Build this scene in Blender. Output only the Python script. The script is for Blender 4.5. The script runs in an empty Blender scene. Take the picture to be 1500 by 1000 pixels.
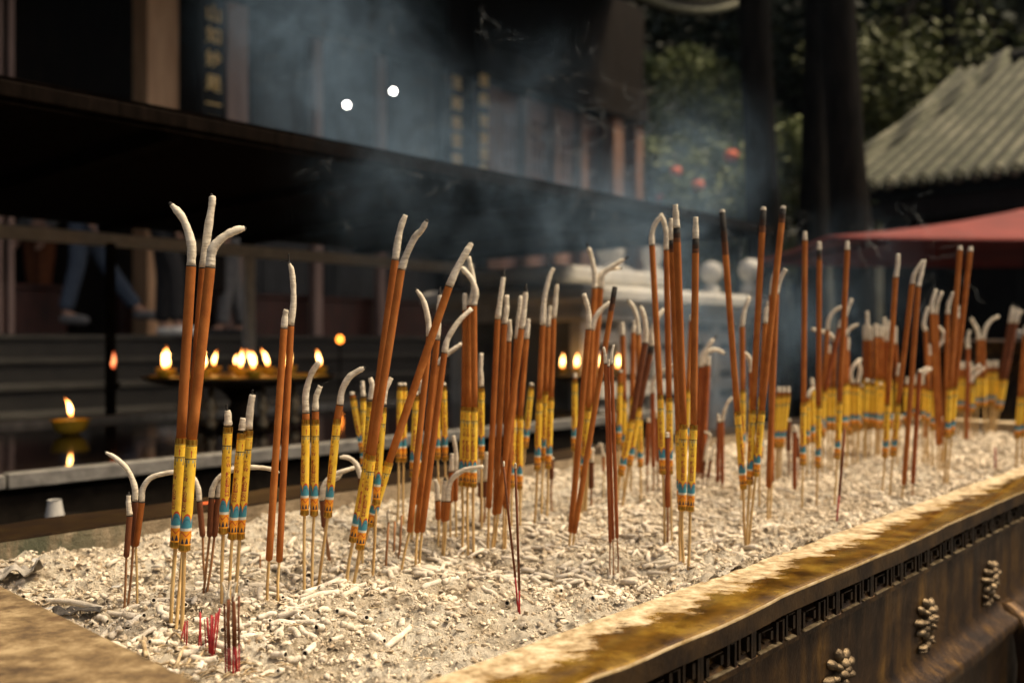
import bpy, math, random
import numpy as np
from mathutils import Vector, Matrix, Quaternion
R = math.radians
random.seed(7); rng = np.random.default_rng(7)
SC = bpy.context.scene; COL = SC.collection
# ---------------------------------------------------------------- camera, sky, sun, exposure
FPX = 1360.0; E = 1.30                       # focal length in photo pixels, eye height
cam = bpy.data.cameras.new('camera'); cam_o = bpy.data.objects.new('camera', cam); COL.objects.link(cam_o)
cam_o.location = (0, 0, E); cam_o.rotation_euler = (R(90), 0, 0)
cam.sensor_width = 36; cam.lens = FPX/1500*36; cam.clip_start = 0.02; cam.clip_end = 500
cam.dof.use_dof = True; cam.dof.focus_distance = 1.12; cam.dof.aperture_fstop = 3.2; cam.dof.aperture_blades = 0
SC.camera = cam_o
SC.view_settings.view_transform = 'Standard'; SC.view_settings.look = 'None'
SC.view_settings.exposure = 1.12; SC.view_settings.gamma = 1.0
SUN_EL, SUN_AZ = R(62), R(88)               # azimuth measured clockwise from +Y
w = bpy.data.worlds.new('World'); SC.world = w; w.use_nodes = True
wn = w.node_tree; bg = wn.nodes['Background']
sky = wn.nodes.new('ShaderNodeTexSky'); sky.sky_type = 'NISHITA'; sky.sun_disc = False
sky.sun_elevation = SUN_EL; sky.sun_rotation = SUN_AZ; sky.air_density = 0.6; sky.dust_density = 6.0; sky.ozone_density = 0.3
tint = wn.nodes.new('ShaderNodeMix'); tint.data_type = 'RGBA'; tint.blend_type = 'MULTIPLY'; tint.inputs[0].default_value = 1; tint.inputs[7].default_value = (1, .91, .76, 1)
wn.links.new(sky.outputs[0], tint.inputs[6]); wn.links.new(tint.outputs[2], bg.inputs[0]); bg.inputs[1].default_value = 0.085
sun = bpy.data.lights.new('sun', 'SUN'); sun.energy = 2.0; sun.angle = R(14); sun.color = (1, .84, .60)
so = bpy.data.objects.new('sun', sun); COL.objects.link(so)
sd = Vector((math.sin(SUN_AZ)*math.cos(SUN_EL), math.cos(SUN_AZ)*math.cos(SUN_EL), math.sin(SUN_EL)))
so.rotation_euler = (-sd).to_track_quat('-Z', 'Y').to_euler(); so.location = sd*30
SC.cycles.volume_step_rate = 3.5; SC.cycles.volume_max_steps = 48; SC.cycles.use_denoising = True
SC.cycles.max_bounces = 8; SC.cycles.transparent_max_bounces = 16; SC.cycles.volume_bounces = 1
# ---------------------------------------------------------------- frames
U = Vector((.677, .736, 0)).normalized()     # long axis of the trough, steps and hall
N = Vector((U.y, -U.x, 0))                   # towards the camera side
def W(s, t, z=0.0): v = U*s + N*t; return Vector((v.x, v.y, z))
ROT = math.atan2(U.y, U.x)
def PX(x, y, Y): return Vector(((x-750)/FPX*Y, Y, E+(500-y)/FPX*Y))
def TPX(x, y, t):                            # point seen at photo pixel (x, y) in the plane N.p = t
    k = (x-750)/FPX; Y = t/(k*N.x+N.y); return PX(x, y, Y)
ASH = E-.33; RIM = E-.29
T_NEAR, T_FAR, S0, S1 = -.591, -1.467, .40, 3.62
def ST(p): return p.x*U.x+p.y*U.y, p.x*N.x+p.y*N.y
# ---------------------------------------------------------------- numpy noise
def vnoise(x, y, seed):
    xi = np.floor(x).astype(np.int64); yi = np.floor(y).astype(np.int64); fx = x-xi; fy = y-yi
    fx = fx*fx*(3-2*fx); fy = fy*fy*(3-2*fy)
    def h(a, b):
        n = (a*374761393 + b*668265263 + seed*982451653) & 0xffffffff
        n = ((n ^ (n >> 13))*1274126177) & 0xffffffff
        return ((n ^ (n >> 16)) & 0xffff)/65535.0
    return (h(xi, yi)*(1-fx)+h(xi+1, yi)*fx)*(1-fy)+(h(xi, yi+1)*(1-fx)+h(xi+1, yi+1)*fx)*fy-.5
PITS = [(600,937,.03,.014),(850,928,.03,.012),(560,905,.035,.008),(1020,822,.03,.010),(690,890,.03,.010),(330,820,.05,.008),(770,955,.03,.008)]
PITS = [(ST(PX(x, y, FPX*.33/(y-500))), r, d) for x, y, r, d in PITS]
def ash_h(s, t):
    s = np.asarray(s, float); t = np.asarray(t, float)
    a = t*.8+s*.6; b = s*.8-t*.6
    h = vnoise(a/.16, b/.16, 1)*.016 + vnoise(a/.055, b/.055, 2)*.013 + vnoise(a/.021, b/.021, 3)*.0095 + vnoise(a/.009, b/.009, 4)*.0058 + vnoise(a/.0046, b/.0046, 5)*.0034
    m = vnoise(a/.09, b/.09, 6)
    h += np.maximum(0, vnoise(a/.012, b/.012, 8))*.017*np.clip(m*4+.3, 0, 1)
    h += .030*np.clip(1-(T_NEAR-t)/.10, 0, 1)**2*(1+vnoise(s/.05, t/.05, 9))
    h += .008*np.clip(1-(t-T_FAR)/.09, 0, 1)**2*(1+2*vnoise(s/.06, t/.06, 10))
    h += .020*np.clip(1-(s-S0)/.06, 0, 1)**2
    for (ps, pt), r, d in PITS:
        q = ((s-ps)**2+(t-pt)**2)/(r*r); h -= d*np.exp(-q*2)*(1+.8*vnoise(s/.008, t/.008, 11))
    return h
def ash_z(s, t): return ASH + float(ash_h(s, t))
def AP(x, y):                                # photo pixel -> point on the ash
    Y = FPX*.33/(y-500); p = PX(x, y, Y); s, t = ST(p); p.z = ash_z(s, t); return p
# ---------------------------------------------------------------- objects
def link(name, me, mats=(), parent=None, smooth=True, loc=None):
    o = bpy.data.objects.new(name, me); COL.objects.link(o)
    if me is not None:
        for m in (mats if isinstance(mats, (list, tuple)) else [mats]): me.materials.append(m)
        if smooth: me.polygons.foreach_set('use_smooth', [True]*len(me.polygons))
    if parent: o.parent = parent
    if loc is not None: o.location = loc
    return o
def tag(o, label=None, cat=None, group=None, kind=None):
    for k, v in (('label', label), ('category', cat), ('group', group), ('kind', kind)):
        if v: o[k] = v
    return o
def empty(name, loc, label=None, cat=None, group=None, rz=0):
    o = bpy.data.objects.new(name, None); COL.objects.link(o); o.location = loc; o.rotation_euler = (0, 0, rz); o.empty_display_size = .02
    return tag(o, label, cat, group)
class MB:
    def __init__(s): s.v = []; s.f = []; s.m = []; s.uv = []
    def add(s, vs, fs, mi=0, uvs=None):
        n = len(s.v); s.v += [tuple(v) for v in vs]
        for k, f in enumerate(fs):
            s.f.append(tuple(i+n for i in f)); s.m.append(mi[k] if isinstance(mi, list) else mi)
            s.uv.append(uvs[k] if uvs else None)
    def box(s, x0, x1, y0, y1, z0, z1, mi=0, M=None, bev=0):
        if bev:
            b = bev; pts = []
            for z, q in ((z0, b), (z0+b, 0), (z1-b, 0), (z1, b)):
                for (cx, cy) in ((x0, y0), (x1, y0), (x1, y1), (x0, y1)):
                    sx = 1 if cx == x0 else -1; sy = 1 if cy == y0 else -1
                    a = (cx+sx*(b+q), cy+sy*q); c = (cx+sx*q, cy+sy*(b+q))
                    pts += [(*(c if sx*sy > 0 else a), z), (*(a if sx*sy > 0 else c), z)]
            fs = [tuple(range(7, -1, -1)), tuple(range(24, 32))]
            for k in range(3):
                for i in range(8): fs.append((k*8+i, k*8+(i+1) % 8, k*8+8+(i+1) % 8, k*8+8+i))
            vs = pts
        else:
            vs = [(x0,y0,z0),(x1,y0,z0),(x1,y1,z0),(x0,y1,z0),(x0,y0,z1),(x1,y0,z1),(x1,y1,z1),(x0,y1,z1)]
            fs = [(3,2,1,0),(4,5,6,7),(0,1,5,4),(1,2,6,5),(2,3,7,6),(3,0,4,7)]
        if M: vs = [M @ Vector(v) for v in vs]
        s.add(vs, fs, mi)
    def tube(s, pts, rad, seg=10, mi=0, cap=True, uv=False, hollow=0.0, up=None):
        pts = [Vector(p) for p in pts]; n = len(pts)
        if not isinstance(rad, (list, tuple)): rad = [rad]*n
        vs = []; fs = []; ms = []; uvs = [] if uv else None
        a = None; L = [0]
        for i in range(1, n): L.append(L[-1]+(pts[i]-pts[i-1]).length)
        for i in range(n):
            d = (pts[min(i+1, n-1)]-pts[max(i-1, 0)])
            d = d.normalized() if d.length > 1e-9 else Vector((0, 0, 1))
            if a is None:
                a = (up or Vector((0, -1, 0))); a = a - d*a.dot(d)
                if a.length < 1e-3: a = Vector((1, 0, 0)) - d*d.x
                a.normalize()
            else: a = (a - d*a.dot(d)).normalized()
            b = d.cross(a)
            for k in range(seg):
                th = 2*math.pi*k/seg; vs.append(pts[i]+(a*math.cos(th)+b*math.sin(th))*rad[i])
        for i in range(n-1):
            for k in range(seg):
                k2 = (k+1) % seg; fs.append((i*seg+k, i*seg+k2, (i+1)*seg+k2, (i+1)*seg+k))
                ms.append(mi[i] if isinstance(mi, list) else mi)
                if uv:
                    u0, u1 = k/seg, (k+1)/seg; v0, v1 = L[i]/L[-1], L[i+1]/L[-1]
                    uvs.append(((u0, v0), (u1, v0), (u1, v1), (u0, v1)))
        if cap:
            m0 = mi[0] if isinstance(mi, list) else mi; m1 = mi[-1] if isinstance(mi, list) else mi
            fs.append(tuple(range(seg-1, -1, -1))); ms.append(m0)
            if uv: uvs.append(tuple((0, 0) for _ in range(seg)))
            if hollow:
                d = (pts[-1]-pts[-2]).normalized(); c = pts[-1]; base = (n-1)*seg
                in0 = len(vs); vs += [c+(Vector(vs[base+k])-c)*hollow for k in range(seg)]
                in1 = len(vs); vs += [Vector(vs[in0+k])-d*rad[-1]*1.6 for k in range(seg)]
                for k in range(seg):
                    k2 = (k+1) % seg
                    fs.append((base+k, base+k2, in0+k2, in0+k)); ms.append(m1)
                    fs.append((in0+k, in0+k2, in1+k2, in1+k)); ms.append(m1+1)
                    if uv: uvs += [((0,0),)*4]*2
                fs.append(tuple(in1+k for k in range(seg))); ms.append(m1+1)
                if uv: uvs.append(((0, 0),)*seg)
            else:
                fs.append(tuple((n-1)*seg+k for k in range(seg))); ms.append(m1)
                if uv: uvs.append(tuple((0, 1) for _ in range(seg)))
        s.add(vs, fs, ms, uvs)
    def lathe(s, prof, seg=24, mi=0, c=(0, 0, 0), M=None):
        vs = []; fs = []
        for r, z in prof:
            for k in range(seg):
                th = 2*math.pi*k/seg; p = Vector((c[0]+r*math.cos(th), c[1]+r*math.sin(th), c[2]+z)); vs.append(M @ p if M else p)
        for i in range(len(prof)-1):
            for k in range(seg): fs.append((i*seg+k, i*seg+(k+1) % seg, (i+1)*seg+(k+1) % seg, (i+1)*seg+k))
        if prof[0][0] > 1e-5: fs.append(tuple(range(seg-1, -1, -1)))
        if prof[-1][0] > 1e-5: fs.append(tuple((len(prof)-1)*seg+k for k in range(seg)))
        s.add(vs, fs, mi)
    def mesh(s, name='mesh'):
        me = bpy.data.meshes.new(name); me.from_pydata(s.v, [], s.f)
        me.polygons.foreach_set('material_index', s.m)
        if any(u is not None for u in s.uv):
            l = me.uv_layers.new(name='UVMap'); flat = []
            for u, f in zip(s.uv, s.f): flat += [c for q in (u or ((0, 0),)*len(f)) for c in q]
            l.data.foreach_set('uv', flat)
        me.update(); return me
    def build(s, name, mats, parent=None, smooth=True, loc=None):
        return link(name, s.mesh(name), mats, parent, smooth, loc)
def auto(o, ang=40):
    me = o.data; me.polygons.foreach_set('use_smooth', [True]*len(me.polygons)); me.set_sharp_from_angle(angle=R(ang)); return o
def np_mesh(name, v, f, uv=None):
    me = bpy.data.meshes.new(name); v = np.asarray(v, np.float32); f = np.asarray(f, np.int32)
    me.vertices.add(len(v)); me.vertices.foreach_set('co', v.ravel())
    k = f.shape[1]; me.loops.add(f.size); me.loops.foreach_set('vertex_index', f.ravel())
    me.polygons.add(len(f)); me.polygons.foreach_set('loop_start', np.arange(0, f.size, k, dtype=np.int32))
    me.update(calc_edges=True); me.validate(); return me
def crom(pts, per=6):
    P = [Vector(p) for p in pts]
    if len(P) < 3:
        return [P[0].lerp(P[-1], i/per) for i in range(per+1)]
    Q = [P[0]*2-P[1]]+P+[P[-1]*2-P[-2]]; out = []
    for i in range(1, len(Q)-2):
        for k in range(per):
            t = k/per; a, b, c, d = Q[i-1], Q[i], Q[i+1], Q[i+2]
            out.append(.5*((2*b)+(c-a)*t+(2*a-5*b+4*c-d)*t*t+(3*b-a-3*c+d)*t**3))
    out.append(P[-1]); return out
# ---------------------------------------------------------------- materials
class NT:
    def __init__(s, name):
        s.m = bpy.data.materials.new(name); s.m.use_nodes = True; s.t = s.m.node_tree; s.b = s.t.nodes['Principled BSDF']; s.out = s.t.nodes['Material Output']
    def n(s, typ, **kw):
        x = s.t.nodes.new(typ)
        for k, v in kw.items(): setattr(x, k, v)
        return x
    def lk(s, a, b): s.t.links.new(a, b)
    def put(s, sock, v):
        if isinstance(v, bpy.types.NodeSocket): s.lk(v, sock)
        elif isinstance(v, (tuple, list)): sock.default_value = tuple(v)+((1,) if len(sock.default_value) == 4 and len(v) == 3 else ())
        else: sock.default_value = v
    def math(s, op, a, b=None, c=None, clamp=False):
        x = s.n('ShaderNodeMath', operation=op); x.use_clamp = clamp
        for i, q in enumerate((a, b, c)):
            if q is not None: s.put(x.inputs[i], q)
        return x.outputs[0]
    def obj(s): return s.n('ShaderNodeTexCoord').outputs['Object']
    def geo(s): return s.n('ShaderNodeNewGeometry').outputs['Position']
    def mapv(s, vec, scale=(1, 1, 1), rot=(0, 0, 0), loc=(0, 0, 0)):
        x = s.n('ShaderNodeMapping'); s.lk(vec, x.inputs[0]); x.inputs['Scale'].default_value = scale; x.inputs['Rotation'].default_value = rot; x.inputs['Location'].default_value = loc
        return x.outputs[0]
    def noise(s, vec, scale, detail=4, rough=.55, dist=0):
        x = s.n('ShaderNodeTexNoise'); s.lk(vec, x.inputs['Vector']); x.inputs['Scale'].default_value = scale; x.inputs['Detail'].default_value = detail; x.inputs['Roughness'].default_value = rough; x.inputs['Distortion'].default_value = dist
        return x.outputs[0]
    def ramp(s, f, stops):
        x = s.n('ShaderNodeValToRGB'); s.put(x.inputs[0], f); e = x.color_ramp.elements
        while len(e) < len(stops): e.new(.5)
        for q, (p, c) in zip(e, stops): q.position = p; q.color = (*c, 1) if isinstance(c, tuple) else (c, c, c, 1)
        return x.outputs[0]
    def mix(s, f, a, b, typ='MIX'):
        x = s.n('ShaderNodeMix', data_type='RGBA', blend_type=typ); s.put(x.inputs[0], f); s.put(x.inputs[6], a); s.put(x.inputs[7], b); return x.outputs[2]
    def bump(s, h, strength=.5, dist=.01, normal=None):
        x = s.n('ShaderNodeBump'); s.put(x.inputs['Height'], h); x.inputs['Strength'].default_value = strength; x.inputs['Distance'].default_value = dist
        if normal: s.lk(normal, x.inputs['Normal'])
        return x.outputs[0]
    def fin(s, col=None, rough=.8, metal=0, bump=None, spec=None, **kw):
        b = s.b
        if col is not None: s.put(b.inputs['Base Color'], col)
        s.put(b.inputs['Roughness'], rough); s.put(b.inputs['Metallic'], metal)
        if spec is not None: b.inputs['Specular IOR Level'].default_value = spec
        if bump is not None: s.lk(bump, b.inputs['Normal'])
        for k, v in kw.items(): s.put(b.inputs[k], v)
        return s.m
def mottled(name, c1, c2, scale=8, rough=.8, metal=0, bump=.3, dist=.01, bscale=None, stretch=(1, 1, 1), spec=None, lo=.35, hi=.65):
    q = NT(name); v = q.mapv(q.geo(), stretch); f = q.noise(v, scale, 6, .6)
    col = q.ramp(f, [(lo, c1), (hi, c2)]); bp = q.bump(q.noise(v, bscale or scale*4, 6, .65), bump, dist)
    return q.fin(col, rough, metal, bp, spec)
def emit(name, col, strength):
    q = NT(name); q.b.inputs['Emission Color'].default_value = (*col, 1); q.b.inputs['Emission Strength'].default_value = strength
    return q.fin((.02, .01, .005), .6)
MT = {}
def mk_materials():
    # ash bed
    q = NT('ash_powder'); p = q.geo()
    big = q.noise(p, 9, 5, .6); mid = q.noise(p, 46, 6, .65); fine = q.noise(p, 210, 5, .7)
    g = q.math('ADD', q.math('MULTIPLY', big, .45), q.math('ADD', q.math('MULTIPLY', mid, .35), q.math('MULTIPLY', fine, .28)))
    col = q.ramp(g, [(.415, (.12, .085, .05)), (.462, (.44, .355, .24)), (.515, (.75, .64, .475)), (.60, (.89, .81, .655))])
    cm = q.ramp(q.noise(p, 21, 5, .62), [(.585, 0.0), (.68, .7)]); col = q.mix(cm, col, (.17, .125, .08))
    bp = q.bump(q.noise(p, 480, 4, .75), 1.0, .006, q.bump(q.noise(p, 150, 5, .75), 1.0, .012))
    MT['ash'] = q.fin(col, 1.0, 0, bp, .1)
    # ash tubes
    q = NT('burnt_ash_skin'); p = q.geo(); f = q.noise(p, 60, 5, .6); f2 = q.noise(p, 500, 4, .7)
    col = q.ramp(q.math('ADD', q.math('MULTIPLY', f, .6), q.math('MULTIPLY', f2, .4)), [(.33, (.34, .275, .19)), (.47, (.68, .61, .49)), (.62, (.86, .80, .69))]); col = q.mix(q.math('MULTIPLY', q.n('ShaderNodeObjectInfo').outputs['Random'], .55), col, (.50, .43, .33))
    MT['ashtube'] = q.fin(col, .95, 0, q.bump(q.noise(p, 700, 4, .75), .6, .0012, q.bump(f, .5, .003)), .15)
    q = NT('tilted_ash_skin'); p = q.geo(); ob = q.obj(); f = q.noise(p, 90, 5, .6)
    rings = q.noise(q.mapv(p, (60, 60, 420)), 1, 3, .6)
    col = q.ramp(q.math('ADD', q.math('MULTIPLY', f, .55), q.math('MULTIPLY', rings, .45)), [(.30, (.34, .28, .20)), (.46, (.60, .53, .41)), (.62, (.78, .71, .575))])
    MT['ashtip'] = q.fin(col, .95, 0, q.bump(rings, .6, .0012, q.bump(f, .6, .003)), .15)
    MT['scorch'] = mottled('scorched_dark_paste', (.020, .010, .005), (.06, .024, .009), 120, .9, bump=.3, dist=.001); MT['scorch_l'] = mottled('scorched_brown_paste', (.07, .025, .008), (.17, .055, .014), 90, .9, bump=.3, dist=.001)
    MT['char'] = mottled('charred_black', (.008, .007, .006), (.03, .026, .022), 300, .95, bump=.5, dist=.001)
    MT['hollow'] = mottled('dark_hollow', (.02, .015, .01), (.09, .07, .05), 200, 1, bump=.3)  # darker inside of the hollow ash ends
    # incense body
    for key, c0, c1, c2 in (('body', (.26, .074, .013), (.40, .128, .022), (.50, .19, .045)), ('bodyd', (.11, .035, .014), (.17, .055, .02), (.25, .09, .035)), ('bodyr', (.22, .052, .014), (.32, .088, .021), (.42, .135, .04))):
        q = NT('incense_paste_'+{'body': 'amber', 'bodyd': 'dark', 'bodyr': 'russet'}[key]); p = q.geo(); f = q.noise(p, 35, 5, .6); f2 = q.noise(p, 900, 3, .7)
        oi = q.n('ShaderNodeObjectInfo').outputs['Random']
        col = q.ramp(q.math('ADD', q.math('MULTIPLY', f, .7), q.math('MULTIPLY', f2, .3)), [(.35, c0), (.5, c1), (.66, c2)])
        col = q.mix(q.math('MULTIPLY', oi, .6), col, c0)
        MT[key] = q.fin(col, .8, 0, q.bump(f2, .35, .0008), .25)
    q = NT('bamboo'); p = q.geo(); f = q.noise(q.mapv(p, (300, 300, 14)), 1, 4, .6); oi = q.n('ShaderNodeObjectInfo').outputs['Random']
    col = q.ramp(f, [(.3, (.42, .25, .085)), (.55, (.66, .46, .20)), (.75, (.76, .59, .32))])
    MT['bamboo'] = q.fin(q.mix(q.math('MULTIPLY', oi, .4), col, (.40, .21, .06)), .6, 0, q.bump(f, .3, .0006), .3)
    MT['bamboo_brown'] = mottled('brown_bamboo', (.20, .085, .028), (.36, .17, .06), 60, .7, bump=.2, dist=.001)
    q = NT('gold_foil'); p = q.geo(); f = q.noise(q.mapv(p, (500, 500, 60)), 1, 3, .6)
    MT['foil'] = q.fin(q.ramp(f, [(.35, (.26, .12, .014)), (.6, (.62, .36, .06))]), .30, .9, q.bump(f, .5, .0008))
    MT['redink'] = mottled('red_ink', (.30, .035, .008), (.38, .05, .012), 200, .6, bump=0)
    MT['red'] = mottled('red_dyed_stick', (.22, .004, .009), (.40, .010, .012), 90, .6, bump=.2, dist=.0005)
    MT['sleeve'] = sleeve_mat()
    MT['bronze_rim'] = rim_mat(); MT['bronze_edge'] = mottled('highlight_bronze_edge', (.50, .34, .14), (.85, .66, .38), 40, .26, .6, .4, .002); MT['bronze_lip'] = mottled('shaded_bronze_lip', (.018, .010, .005), (.075, .042, .014), 24, .42, .6, .4, .003); MT['bronze_relief'] = mottled('dull_bronze_relief', (.05, .032, .015), (.22, .16, .09), 70, .4, .7, .5, .003)  # edge highlight and lip shade are put into these bronze colours
    q = NT('weathered_bronze_side'); p = q.geo(); st = q.noise(q.mapv(p, (26, 26, 3.2)), 1, 6, .65); bl = q.noise(p, 16, 6, .6)
    mixf = q.math('ADD', q.math('MULTIPLY', st, .6), q.math('MULTIPLY', bl, .4))
    col = q.ramp(mixf, [(.38, (.014, .008, .004)), (.49, (.040, .021, .008)), (.58, (.10, .052, .013)), (.69, (.26, .14, .03))])
    MT['bronze'] = q.fin(col, q.ramp(bl, [(.3, .5), (.7, .28)]), .75, q.bump(q.noise(p, 120, 5, .7), .35, .003, q.bump(bl, .5, .006)))
    MT['bronze_dark'] = mottled('dark_bronze', (.012, .008, .005), (.055, .032, .014), 40, .42, .7, .4, .003)
    MT['bronze_worn'] = mottled('worn_bronze', (.10, .065, .028), (.42, .34, .22), 60, .38, .8, .5, .003)
    q = NT('crusted_inner_wall'); p = q.geo(); f = q.noise(p, 14, 6, .65); f2 = q.noise(p, 90, 6, .7)
    col = q.ramp(q.math('ADD', q.math('MULTIPLY', f, .55), q.math('MULTIPLY', f2, .45)), [(.32, (.10, .075, .045)), (.48, (.26, .20, .13)), (.65, (.42, .34, .23))])
    gx = q.noise(q.mapv(p, (20, 20, 5), loc=(3, 1, 0)), 1, 4, .6)
    d = q.n('ShaderNodeVectorMath', operation='DISTANCE'); q.lk(p, d.inputs[0]); d.inputs[1].default_value = W(.52, T_FAR, RIM-.03)
    near = q.math('SUBTRACT', 1, q.math('MULTIPLY', d.outputs['Value'], 3.2), clamp=True)
    gm = q.math('MULTIPLY', q.ramp(gx, [(.40, 0.0), (.52, 1.0)]), near, clamp=True)
    MT['inner'] = q.fin(q.mix(gm, col, (.075, .085, .055)), .95, 0, q.bump(f2, .8, .006), .2)
    MT['dark_metal'] = mottled('black_painted_metal', (.007, .0058, .0045), (.015, .012, .009), 30, .9, .0, .2, spec=.03)
    MT['grey_metal'] = mottled('dull_steel', (.20, .19, .17), (.36, .34, .30), 25, .45, .6, .25)
    MT['post_metal'] = mottled('tarnished_steel', (.50, .48, .44), (.66, .63, .58), 25, .6, .0, .25)
    q = NT('still_dark_water'); MT['water'] = q.fin((.012, .008, .006), .06, 0, q.bump(q.noise(q.geo(), 14, 3, .5), .05, .01), .6)
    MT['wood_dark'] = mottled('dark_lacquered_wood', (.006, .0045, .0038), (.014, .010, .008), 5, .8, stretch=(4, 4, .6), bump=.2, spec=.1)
    MT['wood_red'] = mottled('maroon_painted_wood', (.030, .009, .005), (.07, .018, .009), 4, .55, stretch=(3, 3, 1), bump=.2)
    MT['wood_tan'] = mottled('tan_painted_timber', (.44, .25, .125), (.62, .38, .21), 3, .6, stretch=(4, 4, .7), bump=.2)
    MT['wood_mauve'] = mottled('mauve_painted_timber', (.20, .125, .10), (.30, .20, .16), 3, .6, stretch=(4, 4, .7), bump=.2)
    MT['gold'] = mottled('gilt_paint', (.80, .52, .15), (.94, .72, .30), 20, .5, .0, .2)
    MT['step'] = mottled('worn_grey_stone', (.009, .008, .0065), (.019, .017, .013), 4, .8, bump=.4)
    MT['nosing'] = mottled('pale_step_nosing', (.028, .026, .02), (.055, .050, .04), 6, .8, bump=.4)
    MT['paving'] = mottled('dark_paving', (.03, .027, .024), (.07, .062, .052), 2.5, .8, bump=.3)
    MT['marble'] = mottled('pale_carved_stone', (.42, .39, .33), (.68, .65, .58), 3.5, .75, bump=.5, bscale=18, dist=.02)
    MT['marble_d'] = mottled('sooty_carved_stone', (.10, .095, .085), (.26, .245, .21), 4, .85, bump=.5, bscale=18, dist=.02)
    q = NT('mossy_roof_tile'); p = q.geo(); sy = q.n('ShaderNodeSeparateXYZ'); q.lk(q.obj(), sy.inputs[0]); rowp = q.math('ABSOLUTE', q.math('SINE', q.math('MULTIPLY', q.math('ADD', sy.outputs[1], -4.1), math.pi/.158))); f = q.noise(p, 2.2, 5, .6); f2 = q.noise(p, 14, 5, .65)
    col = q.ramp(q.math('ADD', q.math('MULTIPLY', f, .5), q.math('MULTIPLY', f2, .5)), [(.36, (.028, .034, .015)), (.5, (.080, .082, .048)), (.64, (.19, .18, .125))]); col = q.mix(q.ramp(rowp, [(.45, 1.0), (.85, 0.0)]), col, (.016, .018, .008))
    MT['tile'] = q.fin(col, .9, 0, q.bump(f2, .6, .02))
    MT['tile_dark'] = mottled('dark_roof_tile', (.012, .011, .009), (.03, .027, .022), 6, .8, bump=.4)  # very dark tile for the hall roof and the main ridge
    q = NT('red_canvas'); p = q.geo(); f = q.noise(p, 5, 4, .5)
    MT['canvas'] = q.fin(q.ramp(f, [(.35, (.13, .011, .007)), (.65, (.19, .020, .012))]), .85, 0, q.bump(q.noise(p, 400, 2, .5), .2, .001))
    MT['canvas'].node_tree.nodes['Principled BSDF'].inputs['Subsurface Weight'].default_value = 0
    MT['bark'] = mottled('black_bark', (.005, .0045, .0035), (.016, .013, .010), 9, 1.0, spec=.05, stretch=(2, 2, .5), bump=.9, dist=.05)
    for key, c1, c2 in (('leaf_b', (.10, .13, .045), (.25, .28, .11)), ('leaf', (.05, .08, .025), (.18, .22, .08)), ('leaf_y', (.04, .055, .010), (.14, .15, .038)), ('leaf_d', (.008, .014, .006), (.025, .036, .014))):
        q = NT('foliage_'+{'leaf_b': 'pale_green', 'leaf': 'green', 'leaf_y': 'yellow_green', 'leaf_d': 'deep_green'}[key]); p = q.geo(); f = q.noise(p, 2.5, 4, .6); f2 = q.noise(p, 30, 2, .6)
        MT[key] = q.fin(q.ramp(q.math('ADD', q.math('MULTIPLY', f, .5), q.math('MULTIPLY', f2, .5)), [(.36, c1), (.64, c2)]), .6, 0, None, .3)
    MT['earth'] = mottled('dark_wooded_earth', (.010, .011, .006), (.028, .027, .015), 1.2, 1, bump=.8, dist=.2)
    MT['lantern'] = mottled('red_lantern_paper', (.62, .075, .012), (.80, .15, .03), 6, .7, bump=.1)
    # flames, lamps
    for nm, ca, cb, st in (('flame', (1, .20, .015), (1, .55, .16), 8.0), ('flame_dim', (1, .12, .03), (1, .28, .10), 1.6)):
        q = NT('burning_'+nm); z = q.n('ShaderNodeSeparateXYZ'); q.lk(q.n('ShaderNodeTexCoord').outputs['Generated'], z.inputs[0])
        c = q.ramp(z.outputs[2], [(.0, ca), (.3, cb), (.65, cb), (1, ca)]); q.put(q.b.inputs['Emission Color'], c)
        q.put(q.b.inputs['Emission Strength'], q.ramp(z.outputs[2], [(0, .3), (.3, 1.0), (.7, .8), (1, .25)])); 
        mm = q.math('MULTIPLY', q.b.inputs['Emission Strength'].links[0].from_socket, st); q.put(q.b.inputs['Emission Strength'], mm)
        MT[nm] = q.fin((.02, .01, .0), .9)
    MT['bulb'] = emit('lit_bulb', (1, .96, .88), 22)
    MT['ember'] = emit('glowing_ember', (1, .25, .03), 4)
    q = NT('yellow_wax'); MT['wax'] = q.fin((.62, .33, .03), .35, 0, None, .5, **{'Subsurface Weight': .3, 'Subsurface Radius': (.05, .02, .01)})
    MT['bowl'] = mottled('yellow_glazed_bowl', (.55, .30, .02), (.70, .42, .04), 20, .3, bump=.1)
    MT['paper_white'] = mottled('white_paper', (.34, .33, .30), (.45, .43, .39), 60, .8, bump=.2, dist=.002)
    MT['paper_grey'] = mottled('scorched_grey_paper', (.14, .125, .105), (.42, .38, .32), 30, .8, bump=.6, dist=.004)
    MT['paper_black'] = mottled('burnt_black_paper', (.008, .007, .006), (.10, .085, .07), 70, .8, bump=.6, dist=.004)
    MT['straw'] = mottled('dry_straw', (.24, .15, .06), (.60, .48, .30), 90, .8, bump=.2, dist=.001)
    MT['crumb'] = mottled('ash_crumbs', (.35, .265, .165), (.80, .70, .54), 38, 1, bump=.6, dist=.002, bscale=300, lo=.38, hi=.6)
    MT['skin'] = mottled('skin', (.36, .20, .13), (.45, .26, .18), 20, .6, bump=.1)
    MT['hair'] = mottled('black_hair', (.01, .008, .007), (.02, .017, .015), 60, .6, bump=.2)
    MT['denim'] = mottled('blue_denim', (.04, .055, .085), (.075, .10, .14), 40, .9, bump=.3)
    MT['cloth_black'] = mottled('black_cloth', (.010, .010, .011), (.022, .021, .022), 30, .9, bump=.3)
    MT['cloth_white'] = mottled('white_cloth', (.55, .53, .48), (.68, .66, .60), 20, .9, bump=.3)
    MT['cloth_rust'] = mottled('rust_orange_cloth', (.11, .03, .008), (.18, .055, .014), 20, .9, bump=.3)
    MT['cloth_grey'] = mottled('grey_cloth', (.10, .10, .10), (.18, .175, .17), 20, .9, bump=.3)
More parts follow.
